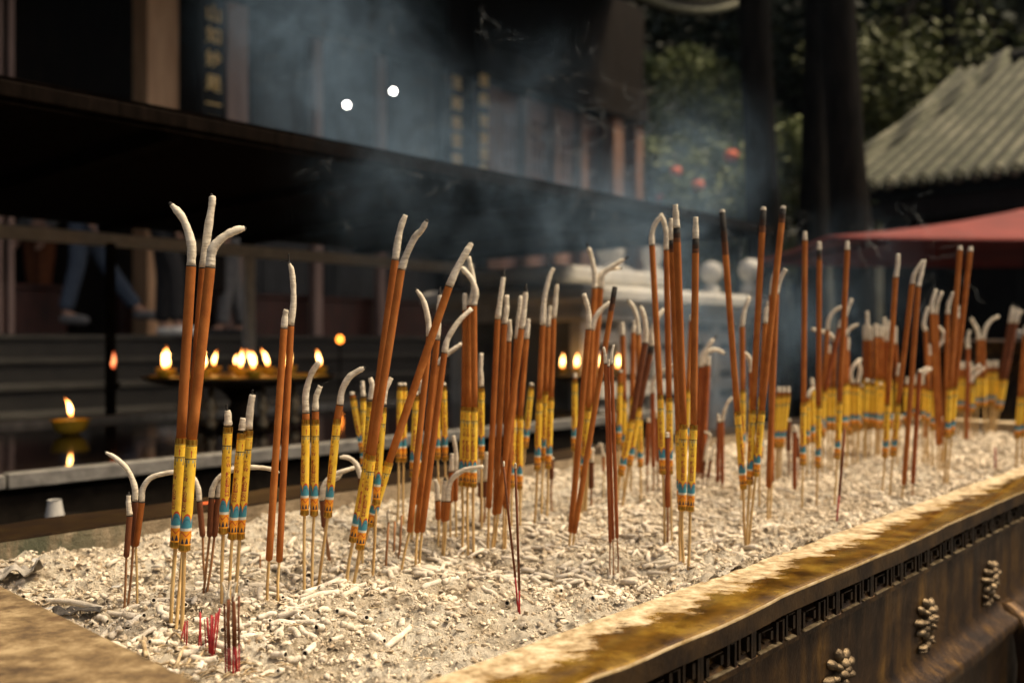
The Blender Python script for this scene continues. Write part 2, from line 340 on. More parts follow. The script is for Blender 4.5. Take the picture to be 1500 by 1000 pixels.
    MT['shoe_white'] = mottled('white_shoe', (.62, .60, .54), (.74, .72, .66), 30, .6, bump=.1)
def sleeve_mat():
    q = NT('printed_yellow_paper'); uv = q.n('ShaderNodeSeparateXYZ'); q.lk(q.n('ShaderNodeUVMap').outputs[0], uv.inputs[0]); u, v = uv.outputs[0], uv.outputs[1]
    p = q.geo(); n1 = q.noise(p, 70, 4, .6)
    col = q.ramp(n1, [(.3, (.70, .42, .022)), (.55, (.84, .55, .045)), (.75, (.88, .64, .10))])
    oi = q.n('ShaderNodeObjectInfo').outputs['Random']; col = q.mix(q.math('MULTIPLY', oi, .45), col, (.66, .36, .02)); col = q.mix(q.ramp(q.noise(p, 28, 4, .6), [(.56, 0.0), (.72, .4)]), col, (.42, .24, .04))
    x = q.math('SUBTRACT', q.math('FRACT', q.math('MULTIPLY', u, 4)), .5); ax = q.math('ABSOLUTE', x)
    lt = lambda a, b: q.math('LESS_THAN', a, b); gt = lambda a, b: q.math('GREATER_THAN', a, b)
    an = lambda a, b: q.math('MULTIPLY', a, b); orr = lambda a, b: q.math('MAXIMUM', a, b)
    BLUE, RED, NAVY, ORG, WHT = (.045, .23, .30), (.50, .06, .015), (.012, .018, .045), (.74, .30, .015), (.60, .60, .50)
    # top band: red arrows up, dark line, blue pendants
    def arrow(v0, v1, up):
        k = q.math('SUBTRACT', v1, v) if up else q.math('SUBTRACT', v, v0)
        tri = an(lt(ax, q.math('MULTIPLY', k, 5.0)), lt(k, .024)); tri = an(tri, gt(k, 0))
        sh = an(lt(ax, .045), an(gt(v, v0), lt(v, v1))); return orr(tri, sh)
    top = arrow(.875, .945, True)
    col = q.mix(top, col, RED)
    dots = an(lt(q.noise(q.mapv(q.n('ShaderNodeUVMap').outputs[0], (60, 60, 1)), 1, 1, .5), .42), an(gt(v, .955), lt(v, .985)))
    col = q.mix(q.math('MULTIPLY', dots, .7), col, RED)
    col = q.mix(orr(an(gt(v, .853), lt(v, .863)), an(gt(v, .987), lt(v, .993))), col, NAVY)
    x2 = q.math('ABSOLUTE', q.math('SUBTRACT', q.math('FRACT', q.math('ADD', q.math('MULTIPLY', u, 4), .5)), .5))
    axs = ax; ax = x2; dn = arrow(.775, .853, False); col = q.mix(dn, col, NAVY); ax = axs
    bx = an(an(gt(ax, .16), lt(ax, .34)), an(gt(v, .82), lt(v, .848))); col = q.mix(q.math('MULTIPLY', bx, .75), col, (.10, .28, .30))
    # petals
    cv = q.math('ADD', .195, q.math('MULTIPLY', .105, q.math('SQRT', q.math('SUBTRACT', 1.0, q.math('MULTIPLY', q.math('MULTIPLY', ax, ax), 3.9), clamp=True))))
    col = q.mix(lt(v, q.math('ADD', cv, .018)), col, RED)
    inner = lt(v, q.math('SUBTRACT', cv, .004)); col = q.mix(inner, col, BLUE)
    cv2 = q.math('SUBTRACT', cv, .035); ring = an(lt(v, cv2), gt(v, q.math('SUBTRACT', cv2, .010))); col = q.mix(q.math('MULTIPLY', ring, .8), col, (.02, .09, .14))
    col = q.mix(an(lt(v, .172), gt(v, .145)), col, WHT)
    col = q.mix(lt(v, .145), col, ORG)
    zz = q.math('ADD', .085, q.math('MULTIPLY', .085, ax)); col = q.mix(an(gt(v, zz), lt(v, q.math('ADD', zz, .014))), col, RED)
    wv = q.math('ADD', .050, q.math('MULTIPLY', .028, q.math('SINE', q.math('MULTIPLY', u, 50.3)))); wv2 = q.math('SUBTRACT', wv, q.math('MULTIPLY', ax, .03))
    col = q.mix(an(lt(v, wv2), gt(v, .018)), col, NAVY)
    MT_ = q.fin(col, .5, 0, q.bump(q.noise(p, 160, 4, .6), .25, .0015), .45); return MT_
def rim_mat():
    q = NT('dusty_wet_rim_far_shade'); p = q.geo()
    m = q.mapv(p, rot=(0, 0, -ROT)); sp = q.n('ShaderNodeSeparateXYZ'); q.lk(m, sp.inputs[0])
    across = sp.outputs[1]                     # = -t
    # 0 at the inner edge, 1 at the outer edge of the near rim
    k = q.math('MINIMUM', q.math('MAXIMUM', q.math('DIVIDE', q.math('SUBTRACT', -T_NEAR, across), .10), 0.0), 1.0)
    nz = q.noise(q.mapv(p, (12, 24, 9)), 1, 8, .66, .3); nf = q.noise(p, 60, 5, .65)
    e = q.math('ADD', q.math('ADD', k, .05), q.math('MULTIPLY', q.math('SUBTRACT', nz, .5), 1.5)); e = q.math('ADD', e, q.math('MULTIPLY', q.math('SUBTRACT', nf, .5), .35))
    end = q.math('LESS_THAN', sp.outputs[0], S0+.002)
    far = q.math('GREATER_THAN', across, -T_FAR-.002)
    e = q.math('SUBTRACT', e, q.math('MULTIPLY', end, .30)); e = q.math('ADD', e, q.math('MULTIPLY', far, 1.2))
    dust = q.ramp(e, [(.36, 1.0), (.46, .72), (.50, .25), (.58, 0.0)])
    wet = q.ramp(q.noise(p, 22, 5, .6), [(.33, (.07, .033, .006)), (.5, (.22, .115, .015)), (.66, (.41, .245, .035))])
    dcol = q.ramp(q.noise(p, 70, 6, .65), [(.34, (.20, .13, .055)), (.48, (.42, .315, .175)), (.64, (.64, .53, .35))])
    wet = q.mix(q.math('MULTIPLY', far, .92), wet, (.022, .012, .006)); dcol = q.mix(end, dcol, q.ramp(q.noise(q.mapv(p, (26, 36, 30)), 1, 8, .72), [(.36, (.06, .034, .012)), (.5, (.17, .11, .046)), (.64, (.34, .25, .13))]))  # the far rim's shade is put into its colour; left end mottled
    spots = q.math('MULTIPLY', end, q.ramp(q.noise(p, 17, 4, .6), [(.60, 0.0), (.66, 1.0)])); dcol = q.mix(spots, dcol, (.10, .055, .02))
    col = q.mix(dust, wet, dcol)
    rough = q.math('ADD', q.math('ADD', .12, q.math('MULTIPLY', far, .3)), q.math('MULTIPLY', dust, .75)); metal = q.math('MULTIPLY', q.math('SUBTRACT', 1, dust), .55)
    bp = q.bump(q.math('MULTIPLY', q.noise(p, 240, 4, .7), q.math('ADD', .25, dust)), .35, .002, q.bump(q.noise(p, 26, 3, .5), .12, .005))
    return q.fin(col, rough, metal, bp)
mk_materials()
# ---------------------------------------------------------------- ground, steps, hillside
TN_O, TF_O, S0_O, S1_O = -.492, -1.60, .25, 3.74     # outer faces of the trough
def ground():
    m = MB(); m.add([(-60, -30, 0), (80, -30, 0), (80, 90, 0), (-60, 90, 0)], [(0, 1, 2, 3)])
    tag(m.build('courtyard_ground', MT['paving'], smooth=False), kind='structure')
    # terrace steps rising to the hall
    m = MB(); top = E+.05; rise = .168; n = 8
    for i in range(n):
        z1 = top-rise*i; t1 = -7.0+.30*i; ms = MB()
        m.add([W(-9, t1+.0, z1-rise), W(16, t1, z1-rise), W(16, t1, z1-.03), W(-9, t1, z1-.03)], [(0, 1, 2, 3)], 0)
        m.add([W(-9, t1+.02, z1-.03), W(16, t1+.02, z1-.03), W(16, t1+.02, z1), W(-9, t1+.02, z1), W(-9, t1-.30, z1), W(16, t1-.30, z1), W(-9, t1, z1-.03), W(16, t1, z1-.03)], [(0, 1, 2, 3), (3, 2, 5, 4), (6, 7, 1, 0)], 1)
    m.add([W(-9, -7.29, top-.002), W(16, -7.29, top-.002), W(16, -16, top-.002), W(-9, -16, top-.002)], [(0, 1, 2, 3)], 0)
    m.add([W(16, -7, 0), W(16, -16, 0), W(16, -16, top-.002), W(16, -7, top-.002)], [(0, 1, 2, 3)], 0)
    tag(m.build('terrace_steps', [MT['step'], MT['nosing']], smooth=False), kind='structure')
    # wooded hillside closing the view
    nx, ny = 70, 40; v = []; f = []
    for j in range(ny):
        for i in range(nx):
            x = -45+i*1.6; y = 19+j*1.1; h = max(0, (j)*.95)+1.6*float(vnoise(np.array(x/5.), np.array(y/4.), 21))*(1 if j else 0)
            v.append((x, y+2*float(vnoise(np.array(x/6.), np.array(y/5.), 22)), h-.05))
    for j in range(ny-1):
        for i in range(nx-1): f.append((j*nx+i, j*nx+i+1, (j+1)*nx+i+1, (j+1)*nx+i))
    tag(link('wooded_hillside', np_mesh('wooded_hillside', v, f), MT['earth']), kind='structure')
ground()
# ---------------------------------------------------------------- the trough
def bar_prism(m, prof, a, b, mi=0, mita=0, mitb=0, nseg=1, wob=0.0, seed=0):
    pass
def trough():
    tr = empty('incense_trough', W((S0_O+S1_O)/2, (TN_O+TF_O)/2, 0), 'long weathered bronze incense trough with a dusty golden rim', 'incense trough', rz=ROT)
    inv = tr.matrix_basis.inverted()
    L = lambda s, t, z: inv @ W(s, t, z)
    # rim: one ring with a softly dented outer edge
    m = MB(); rings = []
    def wob(q, k): return .0028*float(vnoise(np.array(q/.11), np.array(k*3.1), 31))+.0016*float(vnoise(np.array(q/.035), np.array(k*7.7), 32))
    path = []
    ns = 160
    for i in range(ns): path.append((0, i/ns))
    for i in range(50): path.append((1, i/50))
    for i in range(ns): path.append((2, i/ns))
    for i in range(50): path.append((3, i/50))
    prof = [(0, -.09), (0, -.004), (.004, 0), (.5, .0), (.97, -.0005), (.994, -.0022), (1.0, -.0055), (1.0, -.026), (.93, -.028)]   # across fraction, z
    for side, f in path:
        if side == 0: si, ti, so_, to = S0+(S1-S0)*f, T_NEAR, S0_O+(S1_O-S0_O)*f, TN_O
        elif side == 1: si, ti, so_, to = S1, T_NEAR+(T_FAR-T_NEAR)*f, S1_O, TN_O+(TF_O-TN_O)*f
        elif side == 2: si, ti, so_, to = S1+(S0-S1)*f, T_FAR, S1_O+(S0_O-S1_O)*f, TF_O
        else: si, ti, so_, to = S0, T_FAR+(T_NEAR-T_FAR)*f, S0_O, TF_O+(TN_O-TF_O)*f
        q = f*3.1 if side in (0, 2) else f
        wz = wob(q, side*2+1); wo = wob(q, side*2+2); ring = []
        for a, z in prof:
            s = si+(so_-si)*a; t = ti+(to-ti)*a
            if a > .9 and side in (0, 2): t += wo*(1 if side == 0 else -1)
            if a > .9 and side in (1, 3): s += wo*(1 if side == 1 else -1)
            ring.append(L(s, t, RIM+z+(wz*1.3 if 0 < a else 0)*min(1, a*1.2)))
        rings.append(ring)
    k = len(prof); nr = len(rings); fs = []
    for i in range(nr):
        j = (i+1) % nr
        for c in range(k-1): fs.append((i*k+c, i*k+c+1, j*k+c+1, j*k+c))
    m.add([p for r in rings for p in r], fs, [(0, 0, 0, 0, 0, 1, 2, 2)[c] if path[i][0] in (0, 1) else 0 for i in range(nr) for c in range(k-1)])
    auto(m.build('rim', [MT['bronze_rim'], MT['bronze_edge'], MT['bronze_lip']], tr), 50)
    # inner lining below the rim
    m = MB(); ns = 120
    def strip(pts0, pts1, z0, z1, nz=4, inward=None):
        vs = []; fs = []; n = len(pts0)
        for i in range(n):
            for c in range(nz+1):
                f = c/nz; b = .004*float(vnoise(np.array(i*.23), np.array(c*.9), 41))
                p = pts0[i]; vs.append(L(p[0]+pts1[0]*(b+.003), p[1]+pts1[1]*(b+.003), z0+(z1-z0)*f))
        for i in range(n-1):
            for c in range(nz): fs.append((i*(nz+1)+c, i*(nz+1)+c+1, (i+1)*(nz+1)+c+1, (i+1)*(nz+1)+c))
        m.add(vs, fs)
    strip([(S0+(S1-S0)*i/ns, T_FAR) for i in range(ns+1)], (0, 1), RIM-.003, ASH-.06)
    strip([(S0+(S1-S0)*i/ns, T_NEAR) for i in range(ns+1)], (0, -1), RIM-.004, ASH-.06)
    strip([(S0, T_NEAR+(T_FAR-T_NEAR)*i/40) for i in range(41)], (1, 0), RIM-.004, ASH-.06)
    strip([(S1, T_NEAR+(T_FAR-T_NEAR)*i/40) for i in range(41)], (-1, 0), RIM-.004, ASH-.06)
    m.build('lining', MT['inner'], tr)
    # four side panels with a lower ledge
    zt, zb = RIM-.022, RIM-.215
    for nm, a, b in (('n', (S0_O, TN_O-.012), (S1_O, TN_O-.012)), ('f', (S1_O, TF_O+.012), (S0_O, TF_O+.012)), ('e', (S0_O+.012, TF_O+.012), (S0_O+.012, TN_O-.012)), ('x', (S1_O-.012, TN_O-.012), (S1_O-.012, TF_O+.012))):
        m = MB(); d = Vector((b[0]-a[0], b[1]-a[1])); ln = d.length; d.normalize(); nn = Vector((-d.y, d.x))*(-1)
        nn = Vector((d.y, -d.x)); c = Vector(((S0_O+S1_O)/2, (TN_O+TF_O)/2))
        if (Vector(a)-c).dot(nn) < 0: nn = -nn
        prof = [(-.02, zt), (-.002, zt-.036), (.003, zt-.040), (.003, zt-.046), (-.004, zt-.05), (-.006, zb+.02), (.006, zb+.004), (.030, zb-.006), (.034, zb-.012), (.034, zb-.022), (.020, zb-.04), (.012, zb-.30), (.05, zb-.36), (.05, zb-.42)]
        nseg = 60; vs = []; fs = []
        for i in range(nseg+1):
            p = Vector(a)+d*ln*i/nseg
            for o, z in prof:
                o2 = o+.003*float(vnoise(np.array(i*.37), np.array(z*14), 43)); vs.append(L(p.x+nn.x*o2, p.y+nn.y*o2, z))
        for i in range(nseg):
            for c_ in range(len(prof)-1): fs.append((i*len(prof)+c_, i*len(prof)+c_+1, (i+1)*len(prof)+c_+1, (i+1)*len(prof)+c_))
        m.add(vs, fs); auto(m.build('side_panel', MT['bronze'], tr), 45)
    # fretwork frieze under the near lip
    m = MB(); unit = .112; zt2, zb2 = RIM-.030, RIM-.062
    def fb(s0, s1, z0, z1, mi=0, d=.007): 
        M = Matrix.Identity(4); m.box(0, 1, 0, 1, 0, 1, mi, M=None) if False else None
        t0, t1 = TN_O-.016, TN_O-.016+d
        vs = [L(s0, t0, z0), L(s1, t0, z0), L(s1, t1, z0+.001), L(s0, t1, z0+.001), L(s0, t0, z1), L(s1, t0, z1), L(s1, t1, z1-.001), L(s0, t1, z1-.001)]
        m.add(vs, [(3,2,1,0),(4,5,6,7),(0,1,5,4),(1,2,6,5),(2,3,7,6),(3,0,4,7)], mi)
    n = int((S1_O-S0_O)/unit)
    for i in range(n):
        s = S0_O+.02+i*unit; h = zt2-zb2; z = lambda f: zb2+h*f; w_ = .0052
        g = lambda x0, x1, f0, f1, mi=0, d=.007: fb(s+x0*unit, s+x1*unit, z(f0), z(f1), mi, d)
        g(.00, .05, 0, 1); g(.95, .995, 0, 1)
        g(.10, .58, .0, .10, 1, .009)            # bright lower bar
        g(.10, .15, .12, .80); g(.17, .40, .70, .80); g(.36, .41, .30, .68); g(.22, .34, .30, .40)
        g(.48, .53, .12, .9); g(.55, .62, .80, .9); g(.62, .66, .0, .9); g(.70, .74, .15, .98); g(.76, .90, .88, .98); g(.86, .91, .30, .86); g(.77, .84, .30, .40); g(.70, .91, .0, .1, 1, .009)
    auto(m.build('fretwork_frieze', [MT['bronze_dark'], MT['bronze_worn']], tr), 30)
    # flower reliefs on the near panel
    for i, s in enumerate((.52, .85, 1.183, 1.51, 1.85, 2.18, 2.51, 2.84, 3.17)):
        m = MB(); c = (s, TN_O-.014, RIM-.148)
        rr = random.Random(50+i)
        def dome(ds, dz, ra, rb, h, ang=0):
            vs = []; fs = []; sg = 10
            for ring, (fr, fh) in enumerate(((1, -.3), (.85, .35), (.5, .8), (.12, 1))):
                for k in range(sg):
                    th = 2*math.pi*k/sg; x = math.cos(th)*ra*fr; y = math.sin(th)*rb*fr
                    vs.append(L(c[0]+(ds+x*math.cos(ang)-y*math.sin(ang))*1.6, c[1]+h*fh, c[2]+dz+x*math.sin(ang)+y*math.cos(ang)))
            for r_ in range(3):
                for k in range(sg): fs.append((r_*sg+k, r_*sg+(k+1) % sg, (r_+1)*sg+(k+1) % sg, (r_+1)*sg+k))
            fs.append(tuple(3*sg+k for k in range(sg))); m.add(vs, fs)
        dome(0, .004, .0085, .0085, .013)
        for ring, (n_, rad, ra, rb, h) in enumerate(((6, .014, .0085, .0055, .011), (9, .024, .0095, .006, .008))):
            for k in range(n_):
                a = 2*math.pi*k/n_+ring*.3+rr.uniform(-.1, .1); dome(math.cos(a)*rad*.85, .004+math.sin(a)*rad, ra, rb, h*rr.uniform(.7, 1.2), a)
        for k in range(7): dome(rr.uniform(-.022, .022), rr.uniform(-.044, -.024), .008, .004, .007, rr.uniform(0, 3))
        m.build('flower_relief', MT['bronze_relief'], tr)
    # corner and middle legs with a scrolled knee
    for s in (S0_O+.06, 1.93, S1_O-.06):
        for t in ((TN_O+.004), (TF_O-.004)):
            sg = 1 if t > -1 else -1
            m = MB(); pr = [(-.01, RIM-.20, .02), (.016, RIM-.215, .032), (.036, RIM-.25, .044), (.048, RIM-.30, .05), (.040, RIM-.38, .046), (.028, RIM-.50, .042), (.030, RIM-.72, .044), (.05, RIM-.90, .055), (.07, RIM-.965, .066), (.06, .0, .06)]
            vs = []; fs = []
            for o, z, hw in pr:
                for dx, dy in ((-1, -1.2), (-1, 0), (-.6, .55), (0, .8), (.6, .55), (1, 0), (1, -1.2)):
                    vs.append(L(s+dx*hw, t+sg*(o+dy*hw*.5), z))
            for i in range(len(pr)-1):
                for k in range(7): fs.append((i*7+k, i*7+(k+1) % 7, (i+1)*7+(k+1) % 7, (i+1)*7+k))
            fs.append(tuple(range(7))); m.add(vs, fs)
            auto(m.build('leg', MT['bronze'], tr), 50)
    m = MB(); m.add([L(S0_O+.03, TF_O+.03, ASH-.2), L(S1_O-.03, TF_O+.03, ASH-.2), L(S1_O-.03, TN_O-.03, ASH-.2), L(S0_O+.03, TN_O-.03, ASH-.2)], [(0, 1, 2, 3)]); m.build('floor_plate', MT['bronze_dark'], tr, False)
trough()
def ash_bed():
    ss = [S0-.004]
    while ss[-1] < S1+.004: ss.append(ss[-1]+max(.0026, .0026*(.45+ss[-1]-S0)/.75))
    ts = np.arange(T_FAR-.004, T_NEAR+.006, .0030)
    ss = np.array(ss); Sg, Tg = np.meshgrid(ss, ts, indexing='ij'); H = ash_h(Sg, Tg)
    ns, nt = Sg.shape
    v = np.stack([U.x*Sg+N.x*Tg, U.y*Sg+N.y*Tg, ASH+H], -1).reshape(-1, 3)
    i = np.arange(ns-1)[:, None]*nt+np.arange(nt-1)[None, :]
    f = np.stack([i, i+nt, i+nt+1, i+1], -1).reshape(-1, 4)[:, ::-1]
    o = link('ash_bed', np_mesh('ash_bed', v, f), MT['ash'])
    tag(o, 'pale sandy incense ash filling the trough', 'ash', kind='stuff')
ash_bed()
# ---------------------------------------------------------------- litter on the ash
def lumps():
    t = (1+5**.5)/2
    iv = np.array([(-1,t,0),(1,t,0),(-1,-t,0),(1,-t,0),(0,-1,t),(0,1,t),(0,-1,-t),(0,1,-t),(t,0,-1),(t,0,1),(-t,0,-1),(-t,0,1)], float); iv /= np.linalg.norm(iv[0])
    fi = np.array([(0,11,5),(0,5,1),(0,1,7),(0,7,10),(0,10,11),(1,5,9),(5,11,4),(11,10,2),(10,7,6),(7,1,8),(3,9,4),(3,4,2),(3,2,6),(3,6,8),(3,8,9),(4,9,5),(2,4,11),(6,2,10),(8,6,7),(9,8,1)])
    n = 80000
    s = S0+.01+(rng.random(n)**1.35)*(S1-S0-.02); t_ = T_FAR+.005+rng.random(n)*(T_NEAR-T_FAR-.006)
    cl = vnoise(s/.05, t_/.05, 61); keep = rng.random(n) < .45+1.6*np.clip(cl+.12, 0, 1); s, t_ = s[keep], t_[keep]; n = len(s)
    r = (.0005+.0018*rng.random(n)**3.6)*(1+1.0*(s-S0)); z = ASH+ash_h(s, t_)+r*.25
    c = np.stack([U.x*s+N.x*t_, U.y*s+N.y*t_, z], -1)
    v = iv[None]*r[:, None, None]*(1+.35*rng.standard_normal((n, 12, 1)))*(.35+1.15*rng.random((n, 1, 3)))+c[:, None]
    f = fi[None]+(np.arange(n)*12)[:, None, None]
    tag(link('ash_crumbs', np_mesh('ash_crumbs', v.reshape(-1, 3), f.reshape(-1, 3)), MT['crumb'], None, False), 'loose ash crumbs and grit scattered over the ash bed', 'ash crumbs', kind='stuff')
lumps()
def flakes():
    n = 15000; cl = []
    s = S0+.02+rng.random(n)**1.5*(S1-S0-.04); t_ = T_FAR+.01+rng.random(n)*(T_NEAR-T_FAR-.02)
    k = vnoise(s/.10, t_/.10, 63)+.5*vnoise(s/.03, t_/.03, 64); x = 750+FPX*(U.x*s+N.x*t_)/(U.y*s+N.y*t_); y = 500+FPX*.33/(U.y*s+N.y*t_)
    bare = np.maximum(np.clip((y-880)/60, 0, 1)*np.clip((x-520)/80, 0, 1), .55*np.clip((y-850)/80, 0, 1))
    keep = (rng.random(n) < .40+2.2*np.clip(k, 0, 1))&(rng.random(n) > bare*.93); s, t_ = s[keep], t_[keep]; n = len(s)
    r = (.0022+.0022*rng.random(n)); L = (.003+.008*rng.random(n)**1.6)*(1+.25*(s-S0)); span = 1.2+2.6*rng.random(n); nu, nl = 5, 3
    a = (np.arange(nu)/(nu-1)-.5)[None, :]*span[:, None]; l = (np.arange(nl)/(nl-1)-.5)
    P = np.zeros((n, nl, nu, 3)); jag = 1+.35*rng.standard_normal((n, 1, nu))
    P[..., 0] = l[None, :, None]*L[:, None, None]*jag; P[..., 1] = (np.sin(a)*r[:, None])[:, None, :]; P[..., 2] = (np.cos(a)*r[:, None])[:, None, :]-r[:, None, None]*.4
    def rot(P, ax, th):
        c, s_ = np.cos(th)[:, None, None], np.sin(th)[:, None, None]; i, j = [(1, 2), (2, 0), (0, 1)][ax]; A = P[..., i]*c-P[..., j]*s_; B = P[..., i]*s_+P[..., j]*c; P[..., i] = A; P[..., j] = B
    rot(P, 0, rng.normal(0, 1.1, n)); rot(P, 1, rng.normal(0, .35, n)); rot(P, 2, rng.random(n)*6.283)
    P += np.stack([U.x*s+N.x*t_, U.y*s+N.y*t_, ASH+ash_h(s, t_)+r*.35], -1)[:, None, None]
    f = np.array([(i*nu+j, i*nu+j+1, (i+1)*nu+j+1, (i+1)*nu+j) for i in range(nl-1) for j in range(nu-1)])
    f = f[None]+(np.arange(n)*nl*nu)[:, None, None]
    o = link('ash_flakes', np_mesh('ash_flakes', P.reshape(-1, 3), f.reshape(-1, 4)), MT['crumb']); md = o.modifiers.new('thick', 'SOLIDIFY'); md.thickness = .0007
    tag(o, 'thin curved ash flakes strewn over the bed between the sticks', 'ash flakes', kind='stuff')
flakes()
def piece_mesh(L, r, bend, rnd, wrap=False):
    m = MB(); n = 12; pts = []; rad = []
    ph = rnd.uniform(0, 6)
    for i in range(n+1):
        f = i/n; x = (f-.5)*L; pts.append((x, bend*L*(f-.5)**2*4*.25+.0006*math.sin(f*9+ph), .0003*math.sin(f*14+ph)))
        rad.append(r*(1+.07*math.sin(f*11+ph)+.05*rnd.uniform(-1, 1)))
    rad[0] *= rnd.uniform(.7, 1); 
    m.tube(pts, rad, 12, 0, True, hollow=.62, up=Vector((0, 0, 1)))
    m2 = MB(); 
    # broken rim: push the open end vertices unevenly
    base = n*12
    for k in range(12):
        j = base+k; v = m.v[j]; m.v[j] = (v[0]+rnd.uniform(-.35, .25)*r, v[1], v[2])
    return m.mesh('ash_piece')
RND = random.Random(11)
PIECES = [piece_mesh(L, r, b, RND) for L, r, b in ((.012, .0040, .1), (.017, .0042, -.2), (.022, .0044, .25), (.028, .0043, -.3), (.034, .0042, .4), (.040, .0044, .2), (.015, .0036, .5), (.024, .0034, .6), (.010, .0045, 0), (.019, .0047, .12))]
PLEN = [.012, .017, .022, .028, .034, .040, .015, .024, .010, .019]
def put_piece(o, p0, p1, r):                      # lay a piece along p0-p1 on the ash
    d = p1-p0; d.normalize(); c = (p0+p1)/2
    sink = .55 if r > .00401 or r < .0038 else .2; q = d.to_track_quat('X', 'Z'); q = q @ Quaternion((1, 0, 0), RND.uniform(0, 6.28)); o.rotation_mode = 'QUATERNION'; o.rotation_quaternion = q; o.location = c+Vector((0, 0, r*sink))
def hero_pieces():
    data = [((67, 877), (158, 891), .0046, 'long thin ash tube lying beside the charred paper at the left corner'),
        ((137, 930), (182, 899), .0042, 'pale ash tube with a dark ring near its middle, left foreground'),
        ((160, 897), (213, 904), .0042, 'bent ash tube behind the front bundle of three tall sticks'),
        ((222, 902), (258, 897), .0042, 'ash tube pointing at the handles of the tall front bundle'),
        ((190, 930), (225, 918), .0036, 'slim curved ash tube left of the red joss stick stubs'),
        ((425, 888), (495, 878), .0052, 'longest pale ash tube lying across the middle foreground'),
        ((446, 876), (504, 854), .0048, 'split ash tube slanting behind the longest one'),
        ((566, 938), (604, 915), .0044, 'smooth white ash finger slanting on bare ash at the front'),
        ((553, 920), (557, 938), .0042, 'short white ash stub beside the slanting white finger'),
        ((499, 890), (520, 875), .0050, 'fat white ash tube standing out from the grey crevice'),
        ((545, 873), (553, 857), .0044, 'white ash stub leaning by the handles of the large slanted bundle'),
        ((617, 862), (645, 857), .0046, 'ash tube with a sooty broken collar in front of the brown trio'),
        ((648, 857), (670, 852), .0048, 'thick ash tube end to end with the sooty collared one'),
        ((499, 926), (517, 922), .0046, 'curved ash bead below the fat white tube'),
        ((352, 930), (385, 928), .0052, 'round ash cylinder just right of the brown tipped joss sticks'),
        ((640, 846), (652, 828), .0040, 'white flake like ash tube in front of the low brown stubs'),
        ((605, 843), (628, 850), .0046, 'arched ash tube at the foot of the brown trio'),
        ((720, 806), (752, 812), .0042, 'ash tube between the brown leaning trio and the thin joss pair'),
        ((684, 826), (706, 838), .0042, 'grey white ash tube before the thin joss pair'),
        ((706, 842), (735, 846), .0044, 'hollow ash tube next to the thin joss pair')]
    for (x0, y0), (x1, y1), r, lab in data:
        a, b = AP(x0, y0), AP(x1, y1); L = (b-a).length
        o = link('ash_piece', piece_mesh(max(L, .012), r*.82, RND.uniform(-.25, .25), RND), [MT['ashtube'], MT['hollow']])
        put_piece(o, a, b, r*.9); tag(o, lab, 'ash tube', 'fallen ash tubes on the ash bed')
hero_pieces()
def scatter_pieces():
    pts = []; tries = 0
    cl = [(330, 860, .10), (430, 890, .12), (200, 900, .09), (520, 870, .11), (640, 850, .12), (230, 945, .06), (740, 830, .12), (400, 925, .06), (830, 800, .10), (900, 760, .14), (690, 780, .12), (480, 800, .1), (960, 800, .08), (1020, 770, .12), (860, 850, .06)]
    cl = [(ST(PX(x, y, FPX*.33/(y-500))), r) for x, y, r in cl]
    while len(pts) < 900 and tries < 40000:
        tries += 1
        if RND.random() < .62:
            (cs, ct), r = RND.choice(cl); s = RND.gauss(cs, r); t = RND.gauss(ct, r*.8)
        else: s = S0+.03+RND.random()**1.5*(S1-S0-.06); t = RND.uniform(T_FAR+.03, T_NEAR-.03)
        if not (S0+.02 < s < S1-.03 and T_FAR+.02 < t < T_NEAR-.025): continue
        p = W(s, t); x = 750+FPX*p.x/p.y; y = 500+FPX*.33/p.y
        if not (-30 < x < 1530 and y < 985): continue
        if y > 905 and x > 560 and RND.random() < .85: continue
        if 60 < x < 150 and 840 < y < 905: continue
        pts.append((p.y, s, t))
    pts.sort(); near = pts[:278]; far = pts[278:]
    for k, (_, s, t) in enumerate(near):
        i = RND.randrange(len(PIECES)); 
        o = link('ash_piece', PIECES[i], () if PIECES[i].users and PIECES[i].materials else [MT['ashtube'], MT['hollow']])
        a = RND.uniform(0, 6.28); L = PLEN[i]/2; sc = RND.uniform(.55, .95)
        d = Vector((math.cos(a), math.sin(a), 0)); c = W(s, t)
        p0, p1 = c-d*L, c+d*L; p0.z = ash_z(*ST(p0)); p1.z = ash_z(*ST(p1))+RND.choice((0, 0, 0, .003, .008))
        o.scale = (sc,)*3; put_piece(o, p0, p1, .004)
        tag(o, 'small broken hollow ash tube lying among many on the front ash', 'ash tube', 'fallen ash tubes on the ash bed')
    m = MB()
    for _, s, t in far:
        a = RND.uniform(0, 6.28); L = RND.uniform(.006, .018); d = Vector((math.cos(a), math.sin(a), 0)); c = W(s, t)
        p0, p1 = c-d*L, c+d*L; p0.z = ash_z(*ST(p0))+.002; p1.z = ash_z(*ST(p1))+.002+RND.choice((0, .004))
        m.tube([p0, (p0+p1)/2+Vector((0, 0, .001)), p1], RND.uniform(.0022, .0042), 8)
    tag(m.build('ash_rubble', MT['ashtube']), 'far litter of fallen ash tubes deeper in the trough', 'ash rubble', kind='stuff')
scatter_pieces()
